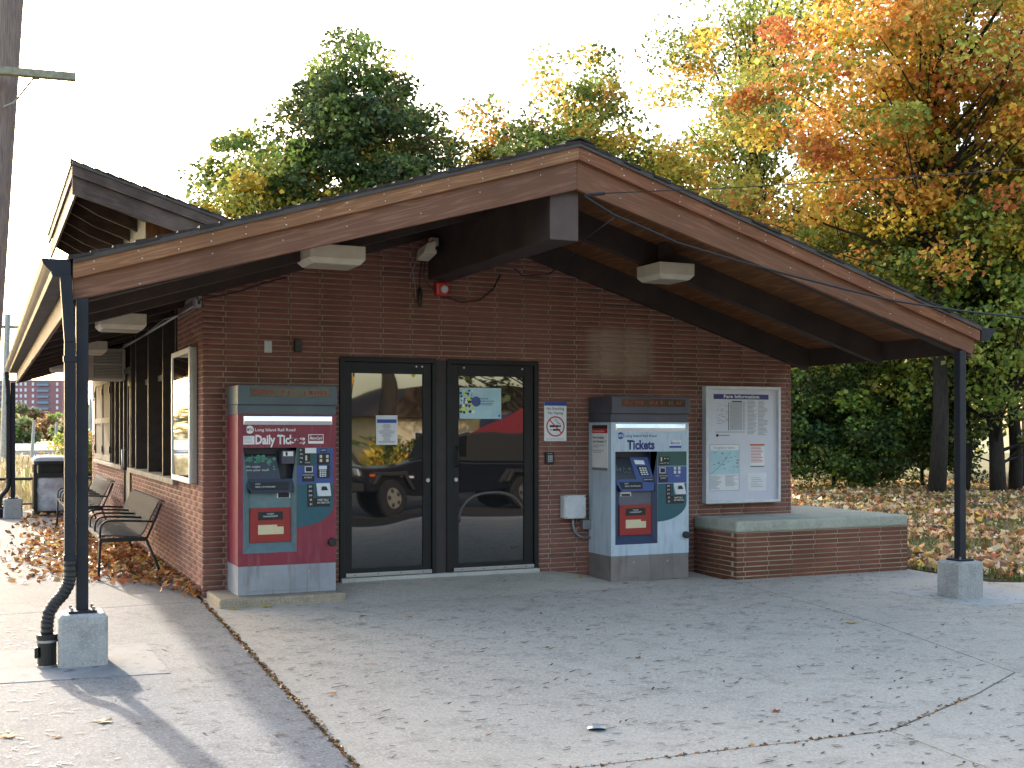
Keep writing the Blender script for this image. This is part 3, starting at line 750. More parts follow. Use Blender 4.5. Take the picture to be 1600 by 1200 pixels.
# --- raised roof monitor (continues the far slope up past the ridge)
mon = kind(MB().prism([(-.80, RZ+SL*(RX+.80)-.085), (RX-.01, RZ-.082), (RX-.01, RZ-.035), (-.80, RZ+SL*(RX+.80)-.035)], 'y', 4.54, 10.4).build('monitor_roof', 'shingle', bld), 'thing')
del mon['kind']
mz = lambda x: RZ+SL*(RX-x)
shingles(-.85, RX-.1, mz, 4.5, 10.4, mon)
for t0, t1, y0, m in ((.030, .07, 4.485, 'drip'), (.045, .20, 4.50, 'woodM'), (.19, .43, 4.54, 'woodM')):
    MB().prism([(-.83, mz(-.83)-t0), (RX-.6, mz(RX-.6)-t0), (RX-.6, mz(RX-.6)-t1), (-.83, mz(-.83)-t1)], 'y', y0, y0+.036).build('monitor_rake_board', m, mon)
for t0, t1, x0, m in ((.020, .07, -.85, 'drip'), (.045, .20, -.832, 'woodE'), (.19, .43, -.80, 'woodE')):
    B(x0, x0+.03, 4.577, 10.4, mz(x0)-t1, mz(x0)-t0).build('monitor_eave_board', m, mon)
for k in range(7):
    y = 5.05+k*.87
    MB().prism([(-.768, mz(-.77)-.09), (.1, mz(.1)-.09), (.1, mz(.1)-.34), (-.40, mz(-.40)-.31), (-.768, mz(-.77)-.22)], 'y', y-.035, y+.035).build('monitor_rafter', 'woodM', mon)
B(.10, .16, 5.02, 10.2, 2.9, mz(.16)-.09).build('clerestory_wall', 'gsiding', mon)
xx = .10
while xx < 2.3:
    b = min(xx+.16, 2.3)
    MB().prism([(xx, 2.9), (b-.008, 2.9), (b-.008, mz(b)-.088), (xx, mz(xx)-.088)], 'y', 4.98, 5.018).build('siding_board', 'siding', mon); xx += .16

# ================================================================== LEDGE (brick base with a concrete slab)
PX0, PX1, PY0, PY1 = 5.33, 7.655, -.80, 1.0
led = thing('brick_ledge', 'low brick ledge topped with a thick concrete slab beside the fare board', 'ledge', (PX0, PY0, -.2))
core = MB().prism([(PX0+.006, PY0+.006), (PX1-.006, PY0+.006), (PX1-.006, PY1), (6.67, PY1), (6.67, -.004), (PX0+.006, -.004)], 'z', -.4, .352).build('core', 'mortar2', led)
sp = MB().prism([(PX0-.004, PY0-.004), (PX1+.004, PY0-.004), (PX1+.004, PY1), (6.665, PY1), (6.665, -.003), (PX0-.004, -.003)], 'z', .353, .476).build('slab_top', 'slabtop', led, bevel=.022)
i = 0; z = .353-PIT+.004
while z > -.34:
    off = .12 if i % 2 else 0
    x = PX0-(BL-.1 if i % 2 else .185); first = True
    while x < PX1-.02:
        a, b = max(x, PX0), min(x+BL-JG, PX1); x += BL
        if b-a > .03:
            o = bpy.data.objects.new('brick', brick_data(b-a, 'brick2')); COL.objects.link(o); o.parent = core
            o.location = ((a+b)/2-PX0, random.gauss(0, .0015), z+BH/2+.2)
    y = PY0+.1 if i % 2 == 0 else PY0+.002
    while y < -.02:
        a, b = y, min(y+BL-JG, -.005); y += BL
        if b-a > .02:
            o = bpy.data.objects.new('brick', brick_data(b-a, 'brick2')); COL.objects.link(o); o.parent = core
            o.location = (random.gauss(0, .001), (a+b)/2-PY0, z+BH/2+.2); o.rotation_euler = (0, 0, R(-90))
    z -= PIT; i += 1

# ================================================================== TICKET MACHINES
def machine(name, label, X0, YFr, Z0, sx, sz, red):
    """front left bottom corner at X0,YFr,Z0"""
    t = thing(name, label, 'ticket machine', (X0, YFr, Z0), 'ticket machines against the front wall')
    body, hood, base = ('mred', 'mgrey', 'mbase') if red else ('mwhite', 'mgrey2', 'mbase2')
    X = lambda a: X0+a*sx
    Z = lambda a: Z0+a*sz
    W, Dp = .893, .485
    def bx(n, a, b, y0, y1, c, d, m, par=None, bev=0): return MB().box(X(a), X(b), YFr+y0, YFr+y1, Z(c), Z(d)).build(n, m, par or t, bevel=bev)
    bb = bx('base', 0, W, .002, Dp, 0, .260, base, bev=.004)
    bx('access_plate', .107, .775, -.002, .002, .035, .212, base, bb, .0015)
    for q in (.25, .64): MB().tube([(X(q), YFr-.006, Z(.19)), (X(q), YFr, Z(.19))], .009, 10).build('screw', 'alu', bb)
    rx0, rx1, rz0, rz1 = .045, .527, .375, 1.315
    b = MB()
    b.box(X(0), X(rx0), YFr, YFr+Dp, Z(.262), Z(1.612)); b.box(X(rx1), X(W), YFr, YFr+Dp, Z(.262), Z(1.612))
    b.box(X(rx0), X(rx1), YFr, YFr+Dp, Z(rz1), Z(1.612)); b.box(X(rx0), X(rx1), YFr, YFr+Dp, Z(.262), Z(rz0)); b.box(X(rx0), X(rx1), YFr+.16, YFr+Dp, Z(rz0), Z(rz1))
    bo = b.build('body', body, t)
    bx('neck', .0, W, .012, Dp, 1.614, 1.699, hood)
    hd = bx('hood', -.004, W+.008, -.02, Dp, 1.700, 1.875, hood, bev=.006)
    bx('display_window', .107, .838, -.0225, -.018, 1.772, 1.850, 'ledoff', hd)
    # remains of lit dots in the display
    dots = MB(); rr = random.Random(5 if red else 9); xx = .14
    while xx < .80:
        wd = rr.uniform(.012, .03)
        if rr.random() > .35: dots.box(X(xx), X(xx+wd), YFr-.0245, YFr-.0226, Z(1.795), Z(1.828))
        xx += wd+.012
    dots.build('display_characters', 'led', hd)['kind'] = 'stuff'
    MB().quads([(X(.05), YFr-.001, Z(1.521)), (X(.856), YFr-.001, Z(1.521)), (X(.845), YFr-.0085, Z(1.555)), (X(.061), YFr-.0085, Z(1.555)), (X(.05), YFr-.001, Z(1.595)), (X(.856), YFr-.001, Z(1.595))],
               [(0, 1, 2, 3), (3, 2, 5, 4), (0, 3, 4), (1, 5, 2)]).build('light_reflector', 'chrome', t)
    rec_m = 'recess' if red else 'recess2'
    # recess lining
    yb = .06
    ln = MB()
    P = lambda a, y, c: (X(a), YFr+y, Z(c))
    ln.quads([P(rx0, .001, rz0), P(rx0, .001, rz1), P(.118, yb, .464), P(.118, yb, .90), P(rx0, .12, .93), P(rx0, .15, rz1)], [(0, 2, 3, 4, 5, 1)])
    ln.quads([P(rx0, .001, rz0), P(rx1, .001, rz0), P(.484, yb, .464), P(.118, yb, .464)], [(0, 1, 2, 3)])
    ln.quads([P(rx1, .001, rz0), P(rx1, .001, rz1), P(.484, yb, .464), P(.484, yb, .90), P(rx1, .12, .93), P(rx1, .15, rz1)], [(0, 1, 5, 4, 3, 2)])
    rec = ln.build('recess_lining', rec_m, t)
    bx('recess_face', .118, .484, yb, yb+.02, .464, .912, 'recess' if red else 'face2', rec)
    MB().quads([P(rx0, .152, rz1), P(rx1, .152, rz1), P(rx1, .152, 1.02), P(rx0, .152, 1.02)], [(0, 1, 2, 3)]).build('recess_back', 'navy', rec)
    # screen, leaning back
    s1 = .39 if red else .30
    scr = MB().quads([P(.052, .045, 1.035), P(s1, .045, 1.035), P(s1-.025, .12, 1.255), P(.052, .12, 1.255)], [(0, 1, 2, 3)]).build('screen', 'screen', t)
    def on(a, c, lift=.002): return P(a, .045+(c-1.035)/.22*.075-lift, c)
    if red:
        g = MB(); r2 = random.Random(3)
        for k in range(46):
            a = .056+r2.random()*.22; c = 1.185+r2.random()*.055
            if r2.random() < .28: a = .29+r2.random()*.06; c = 1.08+r2.random()*.15
            h = .006+.010*r2.random()
            pts = [on(min(a+h*math.cos(q)*1.2, .372), min(c+h*math.sin(q), 1.25)) for q in np.linspace(0, 2*math.pi, 7)[:-1]]
            g.quads(pts, [tuple(range(6))])
        g.build('screen_picture', 'screengreen', scr)['kind'] = 'stuff'
        text('We might', t, 'screentext', X(.078), YFr+.045+.028, Z(1.135), .135*sx, .020)
        text('have your stuff.', t, 'screentext', X(.078), YFr+.045+.018, Z(1.105), .215*sx, .020)
    else:
        text('LIRR', t, 'greyink', X(.062), YFr+.045+.02, Z(1.115), .09*sx, .032)
        ic = MB(); cx, cz = .19, 1.118
        ic.tube([on(cx+.018*math.cos(q), cz+.018*math.sin(q), .004) for q in np.linspace(1.9, 6.6, 12)], .0022, 5); ic.tube([on(cx-.004, cz+.044, .004), on(cx, cz+.012, .004), on(cx+.02, cz+.010, .004)], .0022, 5)
        ic.tube([on(.235+.02*math.cos(q), 1.12+.024*math.sin(q), .004) for q in np.linspace(0, 6.28, 12)], .002, 5); ic.box(X(.228), X(.242), YFr+.05, YFr+.056, Z(1.13), Z(1.15))
        ic.build('screen_icons', 'greyink', scr)
        kp = MB().quads([P(.305, .035, 1.02), P(.505, .03, 1.02), P(.475, .11, 1.255), P(.275, .12, 1.255)], [(0, 1, 2, 3)]).build('card_panel', 'blue', t)
        MB().quads([P(.32, .085, 1.185), P(.43, .082, 1.18), P(.42, .095, 1.222), P(.31, .10, 1.228)], [(0, 1, 2, 3)]).build('label', 'white', kp)
        pd = MB().hexa([P(.36, .045, 1.06), P(.47, .042, 1.06), P(.47, .07, 1.06), P(.36, .07, 1.06), P(.335, .075, 1.165), P(.445, .073, 1.165), P(.445, .1, 1.165), P(.335, .1, 1.165)]).build('keypad', 'black', kp)
        kk = MB()
        for r_ in range(4):
            for c_ in range(3):
                a = .366+c_*.03-r_*.005; c = 1.075+r_*.021; kk.box(X(a), X(a+.019), YFr+.040+r_*.006, YFr+.046+r_*.006, Z(c), Z(c+.012))
        kk.build('keys', 'white', pd)
        MB().quads([P(.375, .034, 1.0), P(.50, .03, 1.0), P(.50, .032, 1.045), P(.375, .036, 1.045)], [(0, 1, 2, 3)]).build('label', 'ink', kp)
        text('DEBIT/ATM', t, 'white', X(.385), YFr+.028, Z(1.022), .10*sx, .012)
    # sloping shelf under the screen
    shf = MB().quads([P(.052, .044, 1.034), P(.52, .044, 1.034), P(.484, .0, .915), P(.118, .0, .915), P(.118, yb+.01, .905), P(.484, yb+.01, .905)], [(0, 1, 2, 3), (3, 2, 5, 4)]).build('shelf', 'navy' if red else 'blue', t)
    MB().quads([P(.10, .030, 1.006), P(.47 if red else .37, .030, 1.006), P(.45 if red else .36, .004, .935), P(.125, .004, .935)], [(0, 1, 2, 3)]).build('label', 'ink', shf)
    text('AUDIO', t, 'white', X(.158), YFr+.018, Z(.985), .045*sx, .013)
    text('PRESS 5 ON KEYBOARD', t, 'white', X(.158), YFr+.006, Z(.958), .178*sx, .014)
    if red:
        gb = bx('speaker_box', .394, .513, .01, .15, 1.169, 1.288, 'mgrey2', None, .003)
        bx('label', .408, .497, .007, .0098, 1.238, 1.279, 'white', gb)
        bx('label_print', .428, .446, .005, .0069, 1.242, 1.276, 'ink', gb)
    # slot label, tray
    x0 = .362 if red else .135
    sl_ = bx('slot_label', x0, x0+.12, yb-.003, yb, .861, .938 if red else .905, 'white')
    bx('slot', x0+.01, x0+.11, yb-.005, yb-.0032, .863, .905 if red else .885, 'ink', sl_)
    if red: bx('label_band', x0+.055, x0+.118, yb-.005, yb-.0032, .912, .932, 'ink', sl_)
    tr = bx('ticket_tray', .118, .484, yb-.014, yb-.0005, .464, .772, 'tray', None, .002)
    bx('label', .189, .413, yb-.017, yb-.0142, .664, .738, 'ink', tr)
    text('TICKETS', t, 'white', X(.30), YFr+yb-.0178, Z(.712), .066*sx, .014, align='C')
    text('CHANGE/RECEIPT', t, 'white', X(.30), YFr+yb-.0178, Z(.690), .135*sx, .015, align='C')
    bx('tray_opening', .188, .419, yb-.017, yb-.0142, .535, .621, 'beige', tr)
    bx('tray_flap', .36, .419, yb-.019, yb-.0172, .603, .621, 'tray', tr)
    # coloured payment panel
    pz = lambda n: 0
    arc = [(X(.527+.339*math.cos(q)), Z(.79-.194*math.sin(q))) for q in np.linspace(0, math.pi/2, 14)]
    pn = MB().prism([(X(.529), Z(.985)), (X(.866), Z(.985))]+arc[0:], 'y', YFr-.003, YFr-.0003).build('payment_panel', 'teal', t)
    bx('panel_section', .70 if red else .529, .866, -.003, -.0003, 1.155 if red else .99, 1.313 if red else 1.16, 'blue', pn)
    bx('panel_section', .529, .699 if red else .866, -.003, -.0003, 1.155 if red else 1.165, 1.313, 'green', pn)
    if red: bx('panel_section', .529, .866, -.003, -.0003, .986, 1.154, 'blue', pn)
    if red:
        bx('label', .548, .652, -.0048, -.0031, 1.157, 1.309, 'ink', pn)
        for k, s_ in enumerate(('$1', '25¢', '10¢', '5¢')): text(s_, t, 'white', X(.556), YFr-.0056, Z(1.286-k*.036), (.018 if k in (0, 3) else .028)*sx, .015)
        text('COINS', t, 'white', X(.604), YFr-.0056, Z(1.172), .045*sx, .013)
        bx('notice', .604, .707, -.0066, -.005, 1.263, 1.311, 'paper', pn)
        bx('coin_slot', .606, .622, -.009, -.0049, 1.197, 1.243, 'alu', pn)
        bx('label', .745, .805, -.0048, -.0031, 1.272, 1.304, 'ink', pn); text('CARDS', t, 'white', X(.75), YFr-.0056, Z(1.282), .047*sx, .014)
        cr = bx('card_reader', .716, .832, -.02, -.0031, 1.168, 1.26, 'black', pn, .004)
        for a, c in ((.735, 1.22), (.795, 1.22), (.735, 1.183), (.795, 1.183)): bx('card_guide', a, a+.022, -.024, -.0202, c, c+.026, 'alu', cr)
        kpp = bx('pin_pad', .72, .829, -.022, -.0031, 1.04, 1.154, 'black', pn, .004)
        bx('pin_screen', .727, .80, -.024, -.0222, 1.115, 1.149, 'towerwhite', kpp)
        kk = MB()
        for r_ in range(4):
            for c_ in range(3): kk.box(X(.734+c_*.022), X(.734+c_*.022+.016), YFr-.0245, YFr-.0222, Z(1.048+r_*.016), Z(1.048+r_*.016+.011))
        kk.build('keys', 'offw', kpp)
        cl = bx('contactless_reader', .600, .673, -.012, -.0031, 1.089, 1.146, 'offw', pn, .002)
        bx('reader_face', .608, .665, -.0135, -.0122, 1.097, 1.139, 'ink', cl)
        bx('label', .577, .69, -.0048, -.0031, 1.006, 1.083, 'ink', pn)
        text('CONTACTLESS', t, 'white', X(.633), YFr-.0056, Z(1.06), .105*sx, .014, align='C'); text('PAYMENT', t, 'white', X(.633), YFr-.0056, Z(1.036), .07*sx, .014, align='C')
    else:
        bx('label', .545, .665, -.0048, -.0031, 1.175, 1.262, 'ink', pn)
        bx('coin_slot', .562, .575, -.009, -.0049, 1.215, 1.255, 'beige', pn)
        for k, s_ in enumerate(('$1', '25¢', '10¢', '5¢')): text(s_, t, 'white', X(.60+.034*(k % 2)), YFr-.0056, Z(1.235-.045*(k//2)), .022*sx, .013)
        text('COINS', t, 'white', X(.55), YFr-.0056, Z(1.187), .04*sx, .012)
        cl = bx('contactless_reader', .545, .615, -.012, -.0031, 1.09, 1.15, 'offw', pn, .002)
        bx('reader_face', .553, .607, -.0135, -.0122, 1.098, 1.142, 'ink', cl)
        bx('label', .54, .645, -.0048, -.0031, 1.0, 1.082, 'ink', pn)
        text('CONTACTLESS', t, 'white', X(.592), YFr-.0056, Z(1.058), .098*sx, .013, align='C'); text('PAYMENT', t, 'white', X(.592), YFr-.0056, Z(1.034), .065*sx, .013, align='C')
        for a, c in ((.715, 1.125), (.765, 1.125), (.715, 1.085), (.765, 1.085)): bx('card_guide', a, a+.026, -.008, -.0031, c, c+.03, 'offw', pn)
        text('CARDS', t, 'white', X(.73), YFr-.0056, Z(1.055), .05*sx, .013)
    # bill slot and prices
    ba = MB().hexa([P(.716, -.045, .872), P(.838, -.045, .872), P(.838, -.003, .872), P(.716, -.003, .872), P(.705, -.012, .99), P(.832, -.012, .99), P(.832, -.003, .99), P(.705, -.003, .99)]).build('bill_acceptor', 'offw', t, bevel=.004)
    MB().quads([P(.745, -.036, .925), P(.81, -.036, .925), P(.795, -.027, .96), P(.755, -.027, .96)], [(0, 1, 2, 3)]).build('bill_slot', 'ink', ba)
    bx('label', .623, .681, -.0048, -.0031, .775, .978, 'ink', pn); bx('label', .6812, .835, -.0048, -.0031, .775, .855, 'ink', pn)
    for k, s_ in enumerate(('$50', '$20', '$10', '$5', '$1')): text(s_, t, 'white', X(.638 if k < 3 else .648), YFr-.0056, Z(.952-k*.040), (.030 if k < 3 else .020)*sx, .017)
    text('INSERT BILLS', t, 'white', X(.77), YFr-.0056, Z(.829), .10*sx, .017, align='C'); text('ANY DIRECTION', t, 'white', X(.772), YFr-.0056, Z(.803), .115*sx, .017, align='C')
    # door lock
    MB().tube([(X(.853), YFr-.042, Z(.45)), (X(.853), YFr-.038, Z(.45)), (X(.853), YFr, Z(.45))], [.030, .036, .037], 20).build('door_lock', 'black', t)
    # lettering and badges
    lm = 'white' if red else 'navyink'
    cx, cz, r_ = .104, 1.477, .036
    lg = MB(); pts = [(X(cx)+r_*math.cos(q), Z(cz)+r_*math.sin(q)) for q in np.linspace(0, 2*math.pi, 28)[:-1]]
    if True: pts = [(max(p[0], X(cx)-.026), p[1]) for p in pts]
    logo = lg.prism(pts, 'y', YFr-.0022, YFr-.0003).build('round_logo', lm if red else 'blueink', t)
    text('MTA', t, 'ink' if red else 'white', X(cx+.002), YFr-.003, Z(cz)-.013, .050, .026, align='C', bold=.02, ital=.2)
    text('Long Island Rail Road', t, lm, X(.152), YFr-.0016, Z(1.463), .362*sx, .026, bold=.012)
    if red:
        text('Daily Tickets', t, lm, X(.155), YFr-.0016, Z(1.349), .450*sx, .080, bold=.035)
        sc_ = MB(); r3 = random.Random(12)
        for k in range(34):          # where the print has been scratched away
            a = r3.gauss(.535, .020); c = 1.385+r3.uniform(-.05, .05); q = r3.uniform(-.6, .9); L = r3.uniform(.01, .03); h = r3.uniform(.002, .007)
            ca, sa = math.cos(q), math.sin(q)
            sc_.quads([(X(a+L*ca*u-h*sa*v), YFr-.0024-.0001*k/34, Z(c+L*sa*u+h*ca*v)) for u, v in ((-1, -1), (1, -1), (1, 1), (-1, 1))], [(0, 1, 2, 3)])
        sc_.build('scratched_paint', 'mred', t)
        nt_ = bx('notice', .047, .147, -.0022, -.0003, 1.345, 1.421, 'paper', None)
        pl_ = MB()
        for k in range(5): pl_.box(X(.055), X(.055+.085*random.uniform(.6, 1)), YFr-.003, YFr-.0023, Z(1.408-k*.012), Z(1.4105-k*.012))
        pl_.build('print', 'greyink', nt_)
    else:
        text('Tickets', t, lm, X(.178), YFr-.0016, Z(1.340), .315*sx, .092, bold=.04)
    if red: mc = bx('card_badge', .634, .776, -.0018, -.0003, 1.35, 1.435, 'white', None)
    else: mc = bx('card_badge', .665, .805, -.0018, -.0003, 1.35, 1.432, 'offw', None)
    a0 = .634 if red else .665
    MB().prism([(X(a0+.006), Z(1.374)), (X(a0+.136), Z(1.374)), (X(a0+.136), Z(1.429)), (X(a0+.006), Z(1.429))], 'y', YFr-.003, YFr-.0019).build('badge_face', 'mred' if red else 'offw', mc)
    if not red: bx('badge_band', a0, a0+.14, -.003, -.0019, 1.35, 1.372, 'blueink', mc)
    text('MetroCard', t, 'white' if red else 'blueink', X(a0+.012), YFr-.0038, Z(1.388), .118, .026, bold=.02, ital=.35)
    text('MTA', t, 'white' if red else 'blueink', X(a0+.008), YFr-.0038, Z(1.418), .024, .009)
    return t
kind(MB().prism([(.03, -.66), (1.17, -.66), (1.17, -.004), (.03, -.004)], 'z', -.22, -.045).build('concrete_pad', 'plinth', bevel=.018), 'structure')
machine('ticket_machine', 'maroon daily ticket machine on a concrete pad left of the doors', .217, -.514, -.043, 1.0, 1.0, True)
MR = machine('ticket_machine', 'pale blue ticket machine standing between the doors and the fare board', 4.003, -.500, -.128, 1.045, 1.016, False)
# poster on the flank of the pale machine
ps = thing('timetable_notice', 'narrow timetable notice with a red band on the flank of the pale blue machine', 'notice', (4.0, -.26, 1.0))
pb = B(3.998, 4.0025, -.432, -.10, 1.012, 1.482).build('sheet', 'paper', ps)
B(3.9965, 3.9979, -.432, -.10, 1.446, 1.482).build('black_band', 'ink', ps); B(3.9965, 3.9979, -.432, -.10, 1.398, 1.4455).build('red_band', 'redink', ps); B(3.9965, 3.9979, -.432, -.10, 1.012, 1.040).build('grey_band', 'greyink', ps)
text('For Flushing & Beach', ps, 'white', 3.9958, -.115, 1.41, .25, .020, '-x'); text('New timetables', ps, 'ink', 3.9972, -.115, 1.342, .24, .026, '-x', bold=.02); text('start November 13', ps, 'ink', 3.9972, -.115, 1.300, .29, .026, '-x', bold=.02)
ln = MB()
for k, wd in enumerate((.26, .13, 0, .24, .19)):
    if wd: ln.box(3.9968, 3.9979, -.115-wd, -.115, 1.270-k*.018, 1.275-k*.018)
ln.build('print', 'greyink', ps)

# ================================================================== FITTINGS ON THE FRONT WALL
def text_lines(b, x0, x1, y, z0, z1, n, seed, h=.0035, jag=.4):
    r = random.Random(seed)
    for k in range(n):
        z = z1-(z1-z0)*(k+.5)/n; b.box(x0, x0+(x1-x0)*r.uniform(1-jag, 1), y-.0006, y, z-h/2, z+h/2)
# fare information case
fc = thing('notice_case', 'white framed fare information case on the brick wall above the ledge', 'notice board', (5.44, 0, .614))
B(5.437, 6.445, -.05, -.0015, .616, 1.917).build('case_back', 'board', fc)
b = MB(); f0, f1, g0, g1, e = 5.434, 6.448, .613, 1.920, .034
b.box(f0, f0+e, -.085, -.0505, g0, g1).box(f1-e, f1, -.085, -.0505, g0, g1).box(f0+e, f1-e, -.085, -.0505, g1-e, g1).box(f0+e, f1-e, -.085, -.0505, g0, g0+e)
b.build('frame', 'offw', fc, bevel=.004)
B(f0+e, f1-e, -.072, -.068, g0+e, g1-e).build('glazing', 'clear' if 'clear' in M else 'offw', fc) if False else None
M['clear'] = clear_mat('clear_pane', .10)
MB().quads([(f0+e, -.070, g0+e), (f1-e, -.070, g0+e), (f1-e, -.070, g1-e), (f0+e, -.070, g1-e)], [(0, 1, 2, 3)]).build('glazing', 'clear', fc)
Yb = -.0505
B(5.555, 6.300, Yb-.002, Yb-.0002, 1.776, 1.832).build('title_bar', 'navyink', fc)
text('Fare Information', fc, 'white', 5.69, Yb-.0028, 1.789, .48, .036, bold=.02)
d = MB(); text_lines(d, 6.01, 6.145, Yb-.0003, 1.38, 1.765, 26, 3, .005); text_lines(d, 6.155, 6.295, Yb-.0003, 1.37, 1.765, 27, 4, .005, .5)
for k in range(12): d.box(5.80+k*.0118, 5.80+k*.0118+.004, Yb-.0009, Yb-.0003, 1.43, 1.735)
text_lines(d, 5.775, 5.800, Yb-.0003, 1.43, 1.745, 22, 5, .006); text_lines(d, 5.945, 5.985, Yb-.0003, 1.43, 1.745, 22, 6, .005)
r = random.Random(8)
for k in range(34):
    x = 5.585+r.random()*.14; z = 1.5+r.random()*.23; d.box(x, x+.018+r.random()*.02, Yb-.0009, Yb-.0003, z, z+.004)
text_lines(d, 5.58, 5.99, Yb-.0003, 1.402, 1.414, 1, 9, .006, .05); text_lines(d, 5.62, 5.77, Yb-.0003, 1.362, 1.380, 1, 2, .009, .1)
d.build('print', 'greyink', fc)
MB().box(5.752, 5.760, Yb-.001, Yb-.0003, 1.425, 1.74).box(5.80, 5.938, Yb-.001, Yb-.0003, 1.742, 1.756).build('heavy_print', 'ink', fc)
MB().tube([(5.604, Yb-.002, 1.371), (5.604, Yb-.0002, 1.371)], .017, 16).build('round_logo', 'ink', fc)
mp = B(5.504, 5.898, Yb-.0016, Yb-.0002, .752, 1.270).build('station_map', 'paper', fc)
B(5.514, 5.890, Yb-.0026, Yb-.0017, .935, 1.205).build('map_area', 'mapblue', mp)
text('Douglaston Station', fc, 'greyink', 5.70, Yb-.0024, 1.222, .28, .026, align='C')
q = MB()
pl = [(5.520, .945), (5.60, 1.0), (5.68, 1.07), (5.74, 1.14), (5.79, 1.203)]
for (a, c), (a2, c2) in zip(pl, pl[1:]): q.quads([(a, Yb-.0032, c-.003), (a2, Yb-.0032, c2-.003), (a2, Yb-.0032, c2+.003), (a, Yb-.0032, c+.003)], [(0, 1, 2, 3)])
for k in range(20):
    a = 5.54+r.random()*.32; c = .97+r.random()*.21; q.quads([(a, Yb-.0031, c), (a+.03, Yb-.0031, c+r.uniform(-.02, .02)), (a+.03, Yb-.0031, c+.006), (a, Yb-.0031, c+.004)], [(0, 1, 2, 3)])
q.build('map_lines', 'greyink', mp)
q = MB(); text_lines(q, 5.515, 5.68, Yb-.0017, .77, .925, 13, 21, .004, .6); text_lines(q, 5.71, 5.885, Yb-.0017, .80, .925, 10, 22, .004, .4)
for a, b2, c, d2 in ((5.504, 5.508, .752, 1.27), (5.894, 5.898, .752, 1.27), (5.508, 5.894, .752, .756), (5.508, 5.894, 1.266, 1.27)): q.box(a, b2, Yb-.0024, Yb-.0017, c, d2)
q.build('print', 'greyink', mp)
n1 = B(6.046, 6.242, Yb-.0016, Yb-.0002, 1.012, 1.272).build('notice_sheet', 'paper', fc); B(6.046, 6.242, Yb-.0026, Yb-.0017, 1.252, 1.272).build('heading', 'orangeink', n1)
q = MB(); text_lines(q, 6.056, 6.232, Yb-.0017, 1.06, 1.245, 11, 31, .006, .25); q.build('print', 'redink', n1)
B(6.05, 6.238, Yb-.0026, Yb-.0017, 1.014, 1.024).build('rule', 'ink', n1)
n2 = B(6.011, 6.266, Yb-.0016, Yb-.0002, .745, .946).build('notice_sheet', 'paper', fc); q = MB(); text_lines(q, 6.06, 6.24, Yb-.0017, .78, .90, 6, 33, .004, .7); q.build('print', 'greyink', n2)
# no smoking sign
ns = thing('no_smoking_sign', 'white no smoking no vaping sign right of the doors', 'sign', (3.61, 0, 1.31))
B(3.483, 3.744, -.006, -.0012, 1.316, 1.724).build('panel', 'white', ns, bevel=.002)
B(3.4835, 3.7435, -.0075, -.0062, 1.685, 1.7235).build('blue_band', 'blueink', ns)
text('No Smoking', ns, 'ink', 3.6135, -.0072, 1.642, .205, .026, align='C', bold=.01); text('No Vaping', ns, 'ink', 3.6135, -.0072, 1.597, .172, .026, align='C', bold=.01)
cx, cz = 3.6135, 1.468
def ring(b, cx, cz, r0, r1, y, n=40):
    A = [(cx+r1*math.cos(2*math.pi*k/n), y, cz+r1*math.sin(2*math.pi*k/n)) for k in range(n)]; I = [(cx+r0*math.cos(2*math.pi*k/n), y, cz+r0*math.sin(2*math.pi*k/n)) for k in range(n)]
    return b.quads(A+I, [(k, (k+1) % n, n+(k+1) % n, n+k) for k in range(n)])
b = ring(MB(), cx, cz, .093, .107, -.0074)
s2 = .7071
b.quads([(cx-.068-.006*s2, -.0073, cz+.068-.006*s2), (cx+.068-.006*s2, -.0073, cz-.068-.006*s2), (cx+.068+.006*s2, -.0073, cz-.068+.006*s2), (cx-.068+.006*s2, -.0073, cz+.068+.006*s2)], [(0, 1, 2, 3)])
b.build('prohibition_ring', 'redink', ns)
b = MB().box(cx-.066, cx+.04, -.0070, -.0064, cz-.008, cz+.014).box(cx+.045, cx+.062, -.0070, -.0064, cz-.008, cz+.014).box(cx-.03, cx+.055, -.0070, -.0064, cz-.046, cz-.026).box(cx-.066, cx-.035, -.0070, -.0064, cz-.039, cz-.033)
b.tube([(cx+.058, -.0068, cz+.022), (cx+.04, -.0068, cz+.035), (cx+.015, -.0068, cz+.04), (cx+.02, -.0068, cz+.06), (cx, -.0068, cz+.075), (cx-.012, -.0068, cz+.06)], .003, 5)
b.build('cigarette_symbols', 'ink', ns)
b = MB(); text_lines(b, 3.505, 3.72, -.0062, 1.332, 1.342, 1, 1, .005, .02); b.build('print', 'greyink', ns)
# keypad
k_ = thing('door_keypad', 'small black keypad under the no smoking sign', 'keypad', (3.535, 0, 1.075))
B(3.488, 3.584, -.032, -.001, 1.076, 1.203).build('housing', 'black', k_, bevel=.006)
b = MB()
for i in range(4):
    for j in range(3): b.box(3.515+j*.019, 3.515+j*.019+.012, -.0345, -.0325, 1.100+i*.018, 1.100+i*.018+.011)
b.build('buttons', 'offw', k_); B(3.512, 3.562, -.034, -.0325, 1.180, 1.190).build('indicator', 'greyink', k_)
# electrical box with conduit
eb = thing('electrical_box', 'white electrical box with grey conduit beside the pale blue machine', 'electrical box', (3.8, 0, .5))
B(3.672, 3.932, -.085, -.002, .512, .742).build('box', 'offw', eb, bevel=.004); B(3.680, 3.925, -.100, -.0855, .505, .749).build('cover', 'offw', eb, bevel=.006)
b = MB()
for a in (3.694, 3.911):
    for c in (.519, .735): b.tube([(a, -.104, c), (a, -.099, c)], .006, 8)
b.build('screw', 'ink', eb)
MB().tube([(3.80, -.045, .51), (3.80, -.045, .44), (3.815, -.045, .375), (3.855, -.045, .325), (3.92, -.045, .298), (4.02, -.045, .292)], .014, 10).build('conduit', 'galv', eb, smooth=True)
B(3.905, 4.0, -.075, -.01, .385, .485).build('junction_box', 'galv', eb, bevel=.004)
